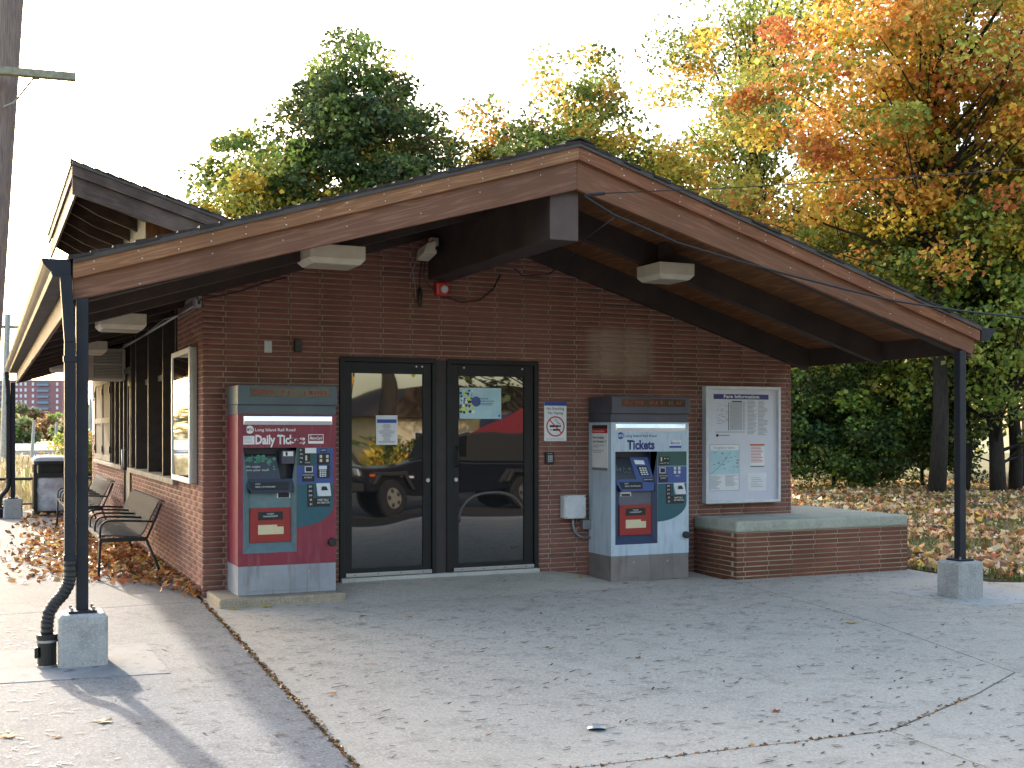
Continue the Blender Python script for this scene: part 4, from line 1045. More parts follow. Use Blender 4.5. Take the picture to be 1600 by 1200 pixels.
# small plates
pt = thing('blank_plate', 'white blank wall plate above the maroon ticket machine', 'wall plate', (.6, 0, 2.157)); B(.564, .635, -.008, -.001, 2.157, 2.268).build('plate', 'offw', pt, bevel=.003)
b = MB()
for c in (2.170, 2.255): b.tube([(.5995, -.010, c), (.5995, -.007, c)], .005, 8)
b.build('screw', 'greyink', pt)
pt = thing('outlet_box', 'dark weathered outlet box on the brick right of the white plate', 'outlet', (.88, 0, 2.169)); B(.846, .916, -.04, -.001, 2.170, 2.290).build('housing', 'black', pt, bevel=.005)
B(.862, .900, -.044, -.0405, 2.20, 2.262).build('cover', 'black', pt, bevel=.003)
# alarm strobe
al = thing('alarm_strobe', 'red fire alarm strobe under the ridge beam', 'alarm', (2.33, 0, 2.77)); B(2.262, 2.400, -.055, -.001, 2.770, 2.902).build('housing', 'alarm', al, bevel=.008)
MB().tube([(2.352, -.075, 2.837), (2.352, -.07, 2.837), (2.352, -.055, 2.837)], [.026, .036, .040], 14).build('strobe_lens', 'towerwhite', al)
b = MB()
for c in range(5): b.box(2.276, 2.292, -.0565, -.0552, 2.792+c*.02, 2.797+c*.02)
b.build('print', 'white', al)
# flood-light / camera box beside the beam with its cables
fb = thing('security_camera', 'beige camera housing with hanging cables beside the ridge beam', 'camera', (2.08, -.2, 3.1))
MB().hexa([(2.00, -.42, 3.13), (2.12, -.46, 3.12), (2.16, -.12, 3.09), (2.04, -.08, 3.10), (2.03, -.42, 3.22), (2.12, -.46, 3.25), (2.17, -.12, 3.24), (2.06, -.08, 3.21)]).build('housing', 'fixture', fb, bevel=.008)
MB().tube([(2.12, -.46, 3.17), (2.122, -.472, 3.17)], .022, 12).build('lens', 'black', fb)
B(2.12, 2.20, -.30, -.22, 3.20, 3.30).build('bracket', 'fixture', fb, bevel=.004)
MB().tube([(2.03, -.15, 3.10), (2.00, -.10, 3.0), (2.04, -.06, 2.86), (2.05, -.05, 2.75)], .006, 6).build('cable', 'greyink', fb, smooth=True)
MB().tube([(2.12, -.12, 3.09), (2.13, -.06, 2.95), (2.20, -.03, 2.86), (2.35, -.02, 2.77), (2.55, -.02, 2.715), (2.75, -.02, 2.745), (2.9, -.02, 2.87), (2.98, -.02, 3.02)], .006, 6).build('cable', 'black', fb, smooth=True)
MB().tube([(2.085, -.06, 2.84), (2.09, -.06, 2.815), (2.09, -.06, 2.67), (2.09, -.06, 2.64)], [.008, .026, .022, .006], 10).build('cable_joint', 'black', fb, smooth=True)
MB().tube([(2.10, -.08, 3.10), (2.088, -.06, 2.95), (2.086, -.06, 2.84)], .006, 6).build('cable', 'black', fb, smooth=True)
# light fixtures under the roof
def fixture(label, x0, x1, y0, y1, zb):
    f = thing('canopy_light', label, 'light', ((x0+x1)/2, (y0+y1)/2, zb), 'cream light boxes under the roof')
    zt = lambda x: rt(x)-.336
    top = max(zb+.13, min(zt(x0), zt(x1)))
    i = .035
    MB().hexa([(x0+i, y0+i, zb), (x1-i, y0+i, zb), (x1-i, y1-i, zb), (x0+i, y1-i, zb), (x0, y0, zb+.04), (x1, y0, zb+.04), (x1, y1, zb+.04), (x0, y1, zb+.04)]).build('rim', 'fixture', f)
    MB().hexa([(x0, y0, zb+.041), (x1, y0, zb+.041), (x1, y1, zb+.041), (x0, y1, zb+.041), (x0, y0, zb+.15), (x1, y0, zb+.15), (x1, y1, zb+.15), (x0, y1, zb+.15)]).build('housing', 'fixture', f, bevel=.004)
    xm = (x0+x1)/2; ym = (y0+y1)/2
    MB().box(xm-.05, xm+.05, ym-.05, ym+.05, zb+.151, rt(xm)-.09).build('stem', 'rafter', f)
    B(x0+i+.012, x1-i-.012, y0+i+.012, y1-i-.012, zb-.006, zb-.0005).build('diffuser', 'diff', f)
    return f
fixture('cream light box under the front roof left of the ridge beam', .58, 1.05, -1.62, -1.20, 2.80)
fixture('cream light box under the front roof right of the ridge beam', 3.88, 4.26, -1.64, -1.22, 2.845)
fixture('cream light box under the side eave nearest the front corner', -.85, -.42, .62, 1.06, 2.385)
fixture('second cream light box along the side eave above the air conditioner', -.86, -.43, 4.35, 4.80, 2.385)
fixture('cream light box at the far end of the side eave', -.86, -.43, 9.3, 9.75, 2.385)
# conduits and cables along the side wall head
cb = thing('wall_conduit', 'grey conduit and cables along the top of the side wall', 'conduit', (-.03, 0, 2.6))
MB().tube([(-.03, .02, 2.60), (-.03, 2, 2.60), (-.03, 11.9, 2.60)], .014, 8).build('conduit', 'galv', cb, smooth=True)
MB().tube([(-.05, -.02, 2.64), (-.06, 1.0, 2.58), (-.05, 2.2, 2.63), (-.06, 4, 2.58), (-.05, 6.3, 2.62)], .008, 6).build('cable', 'black', cb, smooth=True)
B(-.07, -.005, .02, .14, 2.56, 2.67).build('clamp', 'galv', cb, bevel=.004)
MB().tube([(-.04, .0, 2.62), (.02, -.12, 2.63), (.3, -.12, 2.70), (.55, -.11, 2.80), (.75, -.11, 2.86)], .008, 6).build('cable', 'black', cb, smooth=True)
# poster case on the side wall
pc = thing('poster_case', 'silver framed poster case on the side wall near the corner', 'poster case', (0, .9, .92))
B(-.055, -.0015, .30, 1.46, .925, 2.215).build('case', 'alu', pc, bevel=.004)
b = MB(); e = .05; b.box(-.075, -.0555, .30, .30+e, .925, 2.215).box(-.075, -.0555, 1.46-e, 1.46, .925, 2.215).box(-.075, -.0555, .30+e, 1.46-e, 2.215-e, 2.215).box(-.075, -.0555, .30+e, 1.46-e, .925, .925+e)
b.build('frame', 'offw', pc, bevel=.003)
B(-.0605, -.0557, .35, 1.41, .975, 2.165).build('poster_sheet', 'board', pc)
M['glassposter'] = clear_mat('poster_glazing', .45)
MB().quads([(-.066, .35, .975), (-.066, 1.41, .975), (-.066, 1.41, 2.165), (-.066, .35, 2.165)], [(0, 1, 2, 3)]).build('glazing', 'glassposter', pc)
text('MTA', pc, 'ink', -.0615, 1.18, 1.98, .32, .12, '-x', bold=.02)
# air conditioner
ac = thing('air_conditioner', 'beige air conditioner jutting from the side wall above the far windows', 'air conditioner', (0, 6.5, 2.15))
B(-.52, .0, 6.42, 7.05, 2.14, 2.58).build('case', 'acbody', ac, bevel=.008)
b = B(-.425, -.045, 6.412, 6.4195, 2.17, 2.55).build('side_panel', 'acgrille', ac)
b = MB()
for k in range(18):
    z = 2.18+k*.021
    if abs(z-2.355) > .02: b.box(-.415, -.055, 6.405, 6.4115, z, z+.008)
b.build('louvre', 'acbody', ac); B(-.425, -.045, 6.403, 6.4115, 2.345, 2.372).build('rail', 'acbody', ac)
B(-.56, -.521, 6.44, 7.03, 2.16, 2.56).build('front_grille', 'acbody', ac, bevel=.01)
# small white notice on the far pier
tag(B(-.02, -.001, 11.3, 11.75, 1.35, 1.95).build('wall_notice', 'paper'), 'small white notice on the far end of the side wall', 'notice')
# door notices
dn = thing('door_notice', 'white service notice with a blue band on the left door glass', 'notice', (1.79, .02, 1.30))
B(1.665, 1.885, .022, .0265, 1.285, 1.575).build('sheet', 'paper', dn); B(1.675, 1.875, .0205, .0218, 1.500, 1.535).build('blue_band', 'blueink', dn)
b = MB(); r = random.Random(4)
for k in range(17):
    z = 1.485-k*.0112; wd = r.uniform(.05, .18); b.box(1.775-wd/2, 1.775+wd/2, .0208, .0219, z, z+.004)
b.build('print', 'greyink', dn)
dp = thing('door_poster', 'pale blue illustrated poster on the right door glass', 'poster', (2.75, .02, 1.55))
B(2.545, 3.005, .022, .0265, 1.545, 1.860).build('sheet', 'mapblue', dp)
dcol = {'green': [], 'ink': [], 'white': [], 'blueink': []}
r = random.Random(15); bl = {k: MB() for k in ('green', 'ink', 'white', 'teal', 'yellow')}
for k in range(60):
    kk = r.choice(list(bl)); x = 2.555+r.random()*.14; z = 1.60+r.random()*.23; h = r.uniform(.004, .018)
    bl[kk].quads([(x+h*math.cos(q)*(1+.4*math.sin(3*q)), .0212-.00001*k, z+h*math.sin(q)) for q in np.linspace(0, 6.28, 9)[:-1]], [tuple(range(8))])
for kk, b in bl.items():
    if b.v: b.build('illustration', kk, dp)['kind'] = 'stuff'
ring(MB(), 2.725, 1.72, 0.0, .052, .0216).build('disc', 'blue', dp)
text('Express yourself', dp, 'navyink', 2.745, .0205, 1.745, .115, .014, bold=.02); text('in the space provided', dp, 'navyink', 2.745, .0205, 1.720, .175, .014, bold=.02)
b = MB(); text_lines(b, 2.745, 2.93, .0217, 1.68, 1.71, 2, 7, .005, .15); b.box(2.975, 2.992, .0205, .0216, 1.566, 1.586); b.build('print', 'navyink', dp)

# ================================================================== BENCHES, BIN
def bench(label, y0):
    t = thing('bench', label, 'bench', (-.45, y0, -.12), 'slatted metal benches along the side wall'); L = 2.45; zf = -.125
    prof = [(-.755, .318), (-.735, .335), (-.70, .338), (-.40, .315), (-.345, .325), (-.31, .36), (-.165, .66), (-.145, .685), (-.122, .686), (-.112, .672)]
    n = 36; pw = L/n; th = .014
    me = None
    for k in range(n):
        a = y0+k*pw+.021; b = y0+(k+1)*pw-.021
        if me is None:
            m = MB()
            for (xa, za), (xb, zb) in zip(prof, prof[1:]):
                dx, dz = xb-xa, zb-za; l = math.hypot(dx, dz); nx, nz = -dz/l*th, dx/l*th
                m.hexa([(xa, a, za), (xb, a, zb), (xb, b, zb), (xa, b, za), (xa+nx, a, za+nz), (xb+nx, a, zb+nz), (xb+nx, b, zb+nz), (xa+nx, b, za+nz)])
            s0 = m.build('slat', 'benchseat', t); me = s0.data; ya = a
        else:
            o = bpy.data.objects.new('slat', me); COL.objects.link(o); o.parent = t; o.location = (0, a-ya, 0)
    for yy in (y0, y0+L):
        MB().tube([(-.76, yy, zf), (-.745, yy, .30)], .014, 8).build('leg', 'bench', t, smooth=True)
        MB().tube([(-.13, yy, zf), (-.17, yy, .0), (-.29, yy, .29)], .014, 8).build('leg', 'bench', t, smooth=True)
        MB().tube([(-.29, yy, .29), (-.215, yy, .47), (-.135, yy, .665)], .013, 8).build('back_upright', 'bench', t, smooth=True)
        B(-.75, -.29, yy-.012, yy+.012, .275, .318).build('end_rail', 'bench', t, bevel=.004)
    for q in range(5):
        yy = y0+L*q/4
        MB().tube([(-.225, yy, .475), (-.45, yy, .49), (-.64, yy, .495), (-.70, yy, .485), (-.735, yy, .45), (-.745, yy, .40), (-.745, yy, .32)], .011, 8).build('armrest', 'bench', t, smooth=True)
    B(-.745, -.715, y0, y0+L, .285, .317).build('front_rail', 'bench', t); B(-.34, -.31, y0, y0+L, .275, .312).build('rear_rail', 'bench', t)
    return t
bench('slatted metal bench nearer the front corner', 1.72)
bench('slatted metal bench beyond the side door', 6.75)
bn = thing('litter_bin', 'black litter bin with clear sides and white liner at the far end of the walkway', 'litter bin', (-.75, 12.0, -.13))
bxx, byy, bz = -.72, 12.0, -.13
def rsq(r, c=.3, n=5):
    out = []
    for sx, sy, a0 in ((1, 1, 0), (-1, 1, 90), (-1, -1, 180), (1, -1, 270)):
        for k in range(n):
            a = R(a0+90*k/(n-1)); out.append((bxx+sx*r*(1-c)+r*c*math.cos(a), byy+sy*r*(1-c)+r*c*math.sin(a)))
    return out
MB().prism(rsq(.31), 'z', bz, bz+.10).build('base', 'black', bn); MB().prism(rsq(.305), 'z', bz+.71, bz+.78).build('band', 'black', bn)
MB().prism(rsq(.30), 'z', bz+.94, bz+1.0).build('top_ring', 'black', bn); MB().prism(rsq(.23), 'z', bz+.78, bz+.94).build('throat', 'ink', bn)
for sx in (-1, 1):
    for sy in (-1, 1):
        B(bxx+sx*.27-.03, bxx+sx*.27+.03, byy+sy*.27-.03, byy+sy*.27+.03, bz+.10, bz+.94).build('corner_post', 'black', bn, bevel=.01)
m = MB(); rn = 9; np_ = len(rsq(.27))
for k in range(rn):
    rr_ = .265+.012*math.sin(k*2.1); pts = rsq(rr_); m.v += [(x+.012*math.sin(i*3.1+k*1.7), y+.012*math.cos(i*2.3+k), bz+.10+.60*k/(rn-1)) for i, (x, y) in enumerate(pts)]
for k in range(rn-1):
    for i in range(np_): m.f.append((k*np_+i, k*np_+(i+1) % np_, (k+1)*np_+(i+1) % np_, (k+1)*np_+i)); m.m.append(0)
m.build('liner', 'bag', bn, smooth=True)
m = MB(); rings = [(.315, 1.0), (.31, 1.03), (.27, 1.065), (.18, 1.09), (.02, 1.10)]
for rr_, zz in rings: m.v += [(x, y, bz+zz) for x, y in rsq(rr_)]
for k in range(len(rings)-1):
    for i in range(np_): m.f.append((k*np_+i, k*np_+(i+1) % np_, (k+1)*np_+(i+1) % np_, (k+1)*np_+i)); m.m.append(0)
m.build('lid', 'lid', bn, smooth=True)

# ================================================================== WIRES, POLES, FENCE
wr = thing('service_cable', 'black cable sagging along the roof edge to the right', 'cable', (2.55, -2.66, 3.3))
MB().tube([(2.546, -2.66, 3.306), (2.81, -2.67, 3.170), (3.1, -2.67, 3.085), (3.417, -2.67, 2.985), (4.0, -2.67, 2.875), (4.596, -2.67, 2.775), (5.2, -2.68, 2.68), (5.75, -2.68, 2.607), (6.5, -2.7, 2.55), (7.354, -2.72, 2.512), (9.5, -2.8, 2.42), (14, -3.0, 2.55)], .010, 6).build('cable', 'black', wr, smooth=True)
MB().tube([(2.55, -2.66, 3.31), (2.72, -2.68, 3.335)], .014, 6).build('insulator', 'black', wr)
MB().tube([(2.85, -2.6, 3.16), (2.80, -2.2, 3.05), (2.85, -1.7, 2.90), (2.95, -1.2, 2.88), (3.0, -.5, 2.95), (3.1, -.1, 3.08)], .006, 6).build('drop_wire', 'black', wr, smooth=True)
wr2 = thing('overhead_wire', 'thin overhead wire running from the roof peak up past the maples', 'wire', (2.55, -2.72, 3.3))
MB().tube([(2.72, -2.70, 3.333), (4.03, -2.66, 3.50), (7.31, -2.55, 3.97), (20, -2.2, 6.0)], .0045, 6).build('wire', 'black', wr2, smooth=True)
up = thing('utility_pole', 'leaning weathered wooden utility pole with a crossarm at the left edge', 'utility pole', (-2.05, 16.5, -.4))
MB().tube([(-2.05, 16.5, -.4), (-1.72, 16.4, 4.0), (-1.47, 16.3, 8.0), (-1.25, 16.2, 11.5), (-1.1, 16.1, 14.0)], [.30, .28, .265, .255, .24], 14).build('shaft', 'pole', up, smooth=True)
MB().hexa([(-3.9, 16.0, 8.91), (-.08, 14.95, 8.74), (-.08, 15.13, 8.74), (-3.9, 16.18, 8.91), (-3.9, 16.0, 9.06), (-.08, 14.95, 8.89), (-.08, 15.13, 8.89), (-3.9, 16.18, 9.06)]).build('crossarm', 'arm', up)
MB().tube([(-1.45, 15.9, 8.25), (-1.25, 15.7, 8.32), (-.90, 15.35, 8.76), (-.78, 15.32, 8.77)], .022, 6).build('brace', 'galv', up)
def pole(label, x, y, h, r, arm=0):
    p = thing('line_pole', label, 'pole', (x, y, -.4)); MB().tube([(x, y, -.4), (x+.15, y, h)], [r, r*.7], 8).build('shaft', 'galv' if arm != 2 else 'pole', p)
    if arm: B(x-.9, x+1.1, y-.06, y+.06, h-.55, h-.43).build('crossarm', 'arm', p)
pole('grey wooden pole with a short crossarm at the far left edge', -1.15, 38, 5.9, .16, 1)
pole('slim far pole beside the second roof post', 1.0, 71, 2.1, .12); pole('slim slanted far pole left of the bin', 1.9, 62, 1.9, .10)
pole('slim white far pole above the bin', 3.3, 74, 1.6, .09); pole('tall white far lamp pole close to the near roof post', 4.4, 70, 3.5, .12, 0)
fn = thing('railing', 'low dark railing behind the litter bin', 'railing', (-1, 13.2, -.13))
MB().tube([(-12, 13.15, .50), (3, 13.15, .50)], .028, 8).build('top_rail', 'black', fn); MB().tube([(-12, 13.15, .02), (3, 13.15, .02)], .018, 8).build('bottom_rail', 'black', fn)
for x in (-6.1, -3.6, -1.9, .4, 2.6): MB().tube([(x, 13.15, -.15), (x, 13.15, .52)], .026, 8).build('fence_post', 'black', fn)

# ================================================================== FAR TOWER
tw = thing('apartment_tower', 'distant red brick apartment tower seen under the eave', 'building', (10, 535, -.4))
# facade runs from (-26,549) to (28.7,524.4)
A_ = Vector((-26, 549.2)); Bv = Vector((28.7, 524.4)); dv = (Bv-A_).normalized(); nv = Vector((dv.y, -dv.x)); LW = (Bv-A_).length
def FP(s, o, z): p = A_+dv*s+nv*o; return (p.x, p.y, z)
def fbox(b, s0, s1, o0, o1, z0, z1): return b.hexa([FP(s0, o0, z0), FP(s1, o0, z0), FP(s1, o1, z0), FP(s0, o1, z0), FP(s0, o0, z1), FP(s1, o0, z1), FP(s1, o1, z1), FP(s0, o1, z1)])
fbox(MB(), 0, LW, 0, -18, -.4, 22.6).build('wall', 'towerbrick', tw)
fbox(MB(), 0, LW, .3, -18.3, 22.61, 23.1).build('parapet', 'towerwhite', tw)
for fl in range(9):
    z = 22.6-2.55*(fl+1)+.5
    if z < 1: continue
    for s0, s1 in ((30.2, 34.7), (51.5, 59.3), (16, 24)) if False else ((27.5, 36), (49.6, 54.6), (8, 16)):
        o = fbox(MB(), s0, s1, .05, 1.2, z-.15, z+.75).build('balcony', 'towerslab', tw); fbox(MB(), s0+.2, s1-.2, .02, .15, z+.76, z+1.9).build('pane', 'towerglass', o)
    for s0 in (18.5, 21.0, 24.3, 38, 40.2, 42, 44, 47.2, 57.6):
        if s0+.9 < LW: fbox(MB(), s0, s0+.9, .04, .2, z, z+1.35).build('window', 'towerwhite', tw)

# ================================================================== VEGETATION
GR = S(92, 112, 58); DG = S(66, 84, 52); YG = S(170, 168, 76); YL = S(226, 190, 78); OR = S(222, 158, 74); RO = S(196, 112, 70); BR = S(146, 104, 62); LG = S(136, 156, 74)
def tree(name, label, x, y, z0, top, bot, rx, nclump, per, pal, seed, tr=.16, leaf=.13, sig=.36, shape='round', group=None, wild=.22, limbs=True, trunk_top=None, lean=(0, 0), band=None, cat='tree', rng=None, spread=1.0, dens=1.55):
    rng = np.random.default_rng(seed)
    t = thing(name, label, cat, (x, y, z0), group)
    rz = (top-bot)/2; zc = (top+bot)/2
    n = nclump; u = rng.normal(size=(n, 3)); u /= np.linalg.norm(u, axis=1)[:, None]
    rad = rng.random(n)**.42
    th = np.arctan2(u[:, 1], u[:, 0])
    lob = 1+wild*np.sin(3*th+seed)+wild*.8*np.sin(5*th+2.1*seed+3*u[:, 2])
    c = u*rad[:, None]*lob[:, None]
    if shape == 'cone':
        k = (c[:, 2]+1)/2; c[:, :2] *= (1.10-.56*np.clip(k, 0, 1)**2.0)[:, None]
    C_ = np.stack([x+lean[0]*(c[:, 2]+1)/2+c[:, 0]*rx, y+lean[1]*(c[:, 2]+1)/2+c[:, 1]*rx*spread, zc+c[:, 2]*rz], 1)
    cp = pick(pal, n, rng, .12)
    per = per*dens; cnt = rng.integers(int(per*.5), int(per*1.5)+1, n); idx = np.repeat(np.arange(n), cnt); N = len(idx)
    sg = sig*rng.uniform(.55, 1.35, n)[idx]
    d = rng.normal(size=(N, 3)); ln_ = np.linalg.norm(d, axis=1)[:, None]; d *= np.minimum(1, 1.75/ln_)*sg[:, None]; d[:, 2] *= .6
    P = C_[idx]+d
    cols = cp[idx]*(1+rng.normal(size=(N, 1))*.20)
    mixm = rng.random(N) < .22
    cols[mixm] = pick(pal, int(mixm.sum()), rng, .2)
    if band:                                        # leaves turn first at the top and outside
        lo_, hi_, pal2 = band; k = np.clip((P[:, 2]-lo_)/(hi_-lo_)+rng.normal(size=N)*.18, 0, 1); sel = rng.random(N) < k
        cols[sel] = pick(pal2, int(sel.sum()), rng, .18)
    V, F, cc = leaf_arrays(P, leaf*rng.uniform(.6, 1.3, N), np.clip(cols, .004, .95), .3, rng)
    arr_mesh('crown', V, F, cc, 'leaf', t, (x, y, z0))
    b = MB(); tt = trunk_top or zc+rz*.45
    px = lambda z: x+lean[0]*max(0, (z-bot))/(top-bot)+.12*math.sin(z*.7+seed); py = lambda z: y+lean[1]*max(0, (z-bot))/(top-bot)+.12*math.cos(z*.6+seed)
    zs = np.linspace(z0-.1, tt, 7); k0 = 1
    b.tube([(x if i == 0 else px(zz), y if i == 0 else py(zz), zz) for i, zz in enumerate(zs)], [tr*(1.25-1.05*i/6) for i in range(7)], 9)
    if limbs:
        for i in rng.permutation(n)[:min(n, 130)]:
            p = C_[i]; za = min(tt-.2, max(z0+.8, p[2]-.25*abs(p[2]-bot)-rng.uniform(.4, 1.6)))
            s_ = Vector((px(za), py(za), za)); e_ = Vector(p); mid = s_.lerp(e_, .5)+Vector((rng.normal()*.15, rng.normal()*.15, -.15+rng.normal()*.12))
            r0 = tr*rng.uniform(.12, .34); b.tube([s_, s_.lerp(mid, .5), mid, mid.lerp(e_, .55)+Vector((0, 0, .06)), e_], [r0, r0*.8, r0*.6, r0*.4, r0*.18], 5, cap=False)
    b.build('trunk', 'bark', t, smooth=True)
    return t
gp = 'trees behind the station'
tree('maple_tree', 'tall dark green maple rising behind the left roof slope', 7.65, 20.0, -.2, 12.2, 3.4, 3.6, 430, 120, [(DG, 5), (GR, 4), (LG, 1.4), (S(112, 96, 60), .6), (YL, .3)], 1, shape='cone', group=gp, sig=.35, wild=.12, dens=1.6)
tree('maple_tree', 'shorter yellowing green tree left of the tall dark maple', 4.70, 19.2, -.2, 9.3, 2.5, 2.0, 130, 95, [(GR, 3), (LG, 3), (YG, 3), (YL, 1.6)], 2, tr=.1, group=gp, sig=.33, dens=2.2, wild=.14)
tree('maple_tree', 'yellow and green maple rising behind the roof peak', 12.9, 17.5, -.2, 11.5, 3.6, 2.9, 270, 75, [(LG, 3.4), (YG, 3), (YL, 1.2), (OR, 1), (GR, 3.4)], 3, tr=.12, shape='cone', group=gp, sig=.40, dens=1.45, wild=.18)
tree('maple_tree', 'small golden green tree just left of the roof peak', 11.2, 19.4, -.2, 10.3, 3.0, 1.3, 80, 80, [(YG, 3), (OR, 1.4), (GR, 3), (YL, 1)], 4, tr=.09, group=gp, dens=2.2, wild=.14)
tree('maple_tree', 'golden green tree behind the right roof slope next to the peak', 14.6, 15.8, -.2, 9.5, 2.5, 1.9, 120, 75, [(YG, 3), (YL, 2), (OR, 1.3), (GR, 3)], 5, tr=.1, group=gp, dens=2.2, wild=.14)
tree('tall_tree', 'tall airy yellow green tree with open branches beside the orange maple', 19.7, 18.6, -.2, 17.5, 4.2, 3.3, 150, 58, [(YG, 4), (LG, 4), (GR, 2), (YL, 1.4), (OR, .5)], 6, tr=.16, group=gp, sig=.5, wild=.15, dens=3.6)
tree('tall_tree', 'airy yellow green tree low behind the right roof slope', 18.6, 17.6, -.2, 9.6, 2.0, 2.2, 110, 60, [(YG, 4), (LG, 4), (YL, 1.2), (GR, 2.5)], 16, tr=.12, group=gp, sig=.42, wild=.2, dens=2.4)
tree('maple_tree', 'big orange maple filling the upper right corner', 18.6, 9.9, -.2, 14.2, 5.0, 4.1, 330, 105, [(OR, 4), (YL, 3.6), (RO, 1.5), (YG, 3), (LG, 2)], 7, tr=.17, group='maples at the lawn edge', sig=.40, trunk_top=12)
tree('maple_tree', 'yellow green maple with orange tips at the right edge behind the lawn', 22.7, 10.9, -.2, 13.2, 3.6, 4.6, 300, 100, [(YG, 4), (GR, 3), (YL, 2.6), (LG, 2), (OR, 1)], 8, tr=.22, dens=1.1, group='maples at the lawn edge', band=(7.5, 12, [(OR, 2), (YL, 3), (RO, 1)]))
tree('maple_tree', 'dense green maple below the orange crown right of the building', 19.6, 13.4, -.2, 8.6, .9, 3.6, 300, 110, [(GR, 2), (LG, 6), (YG, 6)], 9, tr=.12, dens=.95, group='maples at the lawn edge', band=(5.5, 10, [(YL, 2), (YG, 3), (OR, .6)]))
tree('maple_tree', 'green maple with a thick dark trunk right of the roof post', 21.0, 10.3, -.2, 8.0, 1.9, 3.2, 230, 105, [(GR, 2), (LG, 6), (YG, 6)], 10, tr=.17, dens=.85, group='maples at the lawn edge', band=(5, 9, [(YL, 2), (OR, 1), (YG, 3)]))
for i, (x, y, lab, rr_) in enumerate(((19.45, 10.9, 'leaning dark trunk tree just left of the roof post', .12), (20.55, 11.0, 'slim dark trunk tree just right of the roof post', .12), (21.9, 10.6, 'dark trunk tree at the right edge of the lawn', .15))):
    tree('woodland_tree', lab, x, y, -.2, 8.2, 3.2, 2.2, 90, 85, [(DG, 1), (GR, 3), (LG, 5), (YG, 4)], 20+i, dens=.8, tr=rr_, group='maples at the lawn edge', lean=(-.5 if i == 0 else .3, 0))
for i, (x, y, h, rx, lab) in enumerate(((16.9, 14.0, 3.6, 1.5, 'dark green shrub against the right end of the station'), (18.0, 12.9, 3.2, 1.5, 'broad dark shrub between the station and the roof post'), (19.2, 12.9, 3.0, 1.4, 'dark leafy shrub just left of the roof post'), (20.9, 12.6, 2.8, 1.4, 'low dark shrub behind the trunks right of the roof post'), (15.6, 16.2, 5.2, 2.0, 'tall dark shrub half hidden behind the station wall'))):
    tree('shrub', lab, x, y, -.2, h, -.1, rx, 110, 85, [(DG, 2), (GR, 5), (S(80, 108, 76), 3), (LG, 3)], 40+i, tr=.05, leaf=.10, sig=.26, group='shrubs along the lawn edge', limbs=False, cat='shrub', wild=.15)
for i, (x, y, lab) in enumerate(((23.9, 23.5, 'shaded far tree behind the station corner'), (26.0, 22.6, 'shaded far tree left of the roof post'), (28.2, 21.6, 'shaded far tree straight behind the roof post'), (30.3, 20.7, 'shaded far tree behind the lawn trunks'), (32.4, 19.7, 'shaded far tree at the right edge'), (34.6, 18.4, 'shaded far tree beyond the right edge'))):
    tree('background_tree', lab, x, y, -.2, 9.5, .6, 2.6, 150, 75, [(DG, 2), (GR, 4), (YG, 4), (LG, 4)], 60+i, dens=.8, tr=.2, leaf=.2, sig=.5, group='shaded trees behind the lawn', limbs=False)
tree('shrub', 'yellow green bush by the railing behind the roof post', .22, 17.6, -.3, 1.45, -.2, .5, 46, 50, [(YG, 3), (LG, 3), (YL, 1)], 80, tr=.04, leaf=.10, sig=.2, cat='shrub')
far = [(-3.5, 200, 9.5, OR), (1.0, 190, 6.8, YG), (5.5, 215, 9.0, DG), (9.0, 205, 5.4, OR), (11.5, 225, 7.2, BR), (15.5, 215, 9.0, BR), (18, 205, 8.5, BR), (3.0, 170, 4.2, LG), (9.5, 165, 3.4, YG), (12.8, 160, 3.0, LG), (-1.5, 165, 5.0, YG)]
fl = ['orange far tree at the left edge below the tower', 'pale yellow far tree below the tower', 'dark green far tree in front of the tower', 'small orange far tree below the tower', 'brown far tree right of the dark one', 'tall brown far tree at the right of the tower', 'brown far tree close to the near roof post', 'low pale green far tree', 'round pale green far bush', 'small green far bush near the lamp pole', 'yellow green far tree behind the second post']
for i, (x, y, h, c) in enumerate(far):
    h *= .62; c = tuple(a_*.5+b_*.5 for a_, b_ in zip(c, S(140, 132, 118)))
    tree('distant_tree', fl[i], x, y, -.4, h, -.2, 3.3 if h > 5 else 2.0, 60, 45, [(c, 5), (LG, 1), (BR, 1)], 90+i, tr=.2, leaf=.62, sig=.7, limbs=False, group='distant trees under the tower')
# --- grass, reeds, litter
rng = np.random.default_rng(5)
def zl_arr(x, y): d = np.clip((x-8.2)/3, 0, 1); return -.175+.06*d+.03*np.sin(x*.9+y*.5)*d
def lx_arr(y): return np.interp(y, [-9, -6.2, -2.95, -2.05, -.8, 2, 70], [9.4, 9.0, 8.55, 8.08, 7.76, 7.74, 7.74])
n = 32000
y = rng.uniform(-3.2, 16, n); x = lx_arr(y)+rng.random(n)**1.35*17+.02
P = np.stack([x, y, zl_arr(x, y)], 1)
h = rng.uniform(.05, .13, n); a = rng.uniform(0, 6.28, n); lean = rng.normal(size=(n, 2))*.035; wd = .006+.004*rng.random(n)
V = np.stack([P+np.stack([np.cos(a)*wd, np.sin(a)*wd, 0*a], 1), P-np.stack([np.cos(a)*wd, np.sin(a)*wd, 0*a], 1),
              P+np.stack([lean[:, 0]-np.cos(a)*wd*.3, lean[:, 1]-np.sin(a)*wd*.3, h], 1), P+np.stack([lean[:, 0]+np.cos(a)*wd*.3, lean[:, 1]+np.sin(a)*wd*.3, h], 1)], 1).reshape(-1, 3)
o = arr_mesh('grass', V, np.arange(n*4).reshape(-1, 4), pick([(S(88, 104, 46), 4), (S(110, 118, 58), 3), (S(136, 128, 76), 1)], n, rng), 'litter'); tag(o, 'short green grass between the fallen leaves on the lawn', 'grass', kind='stuff')
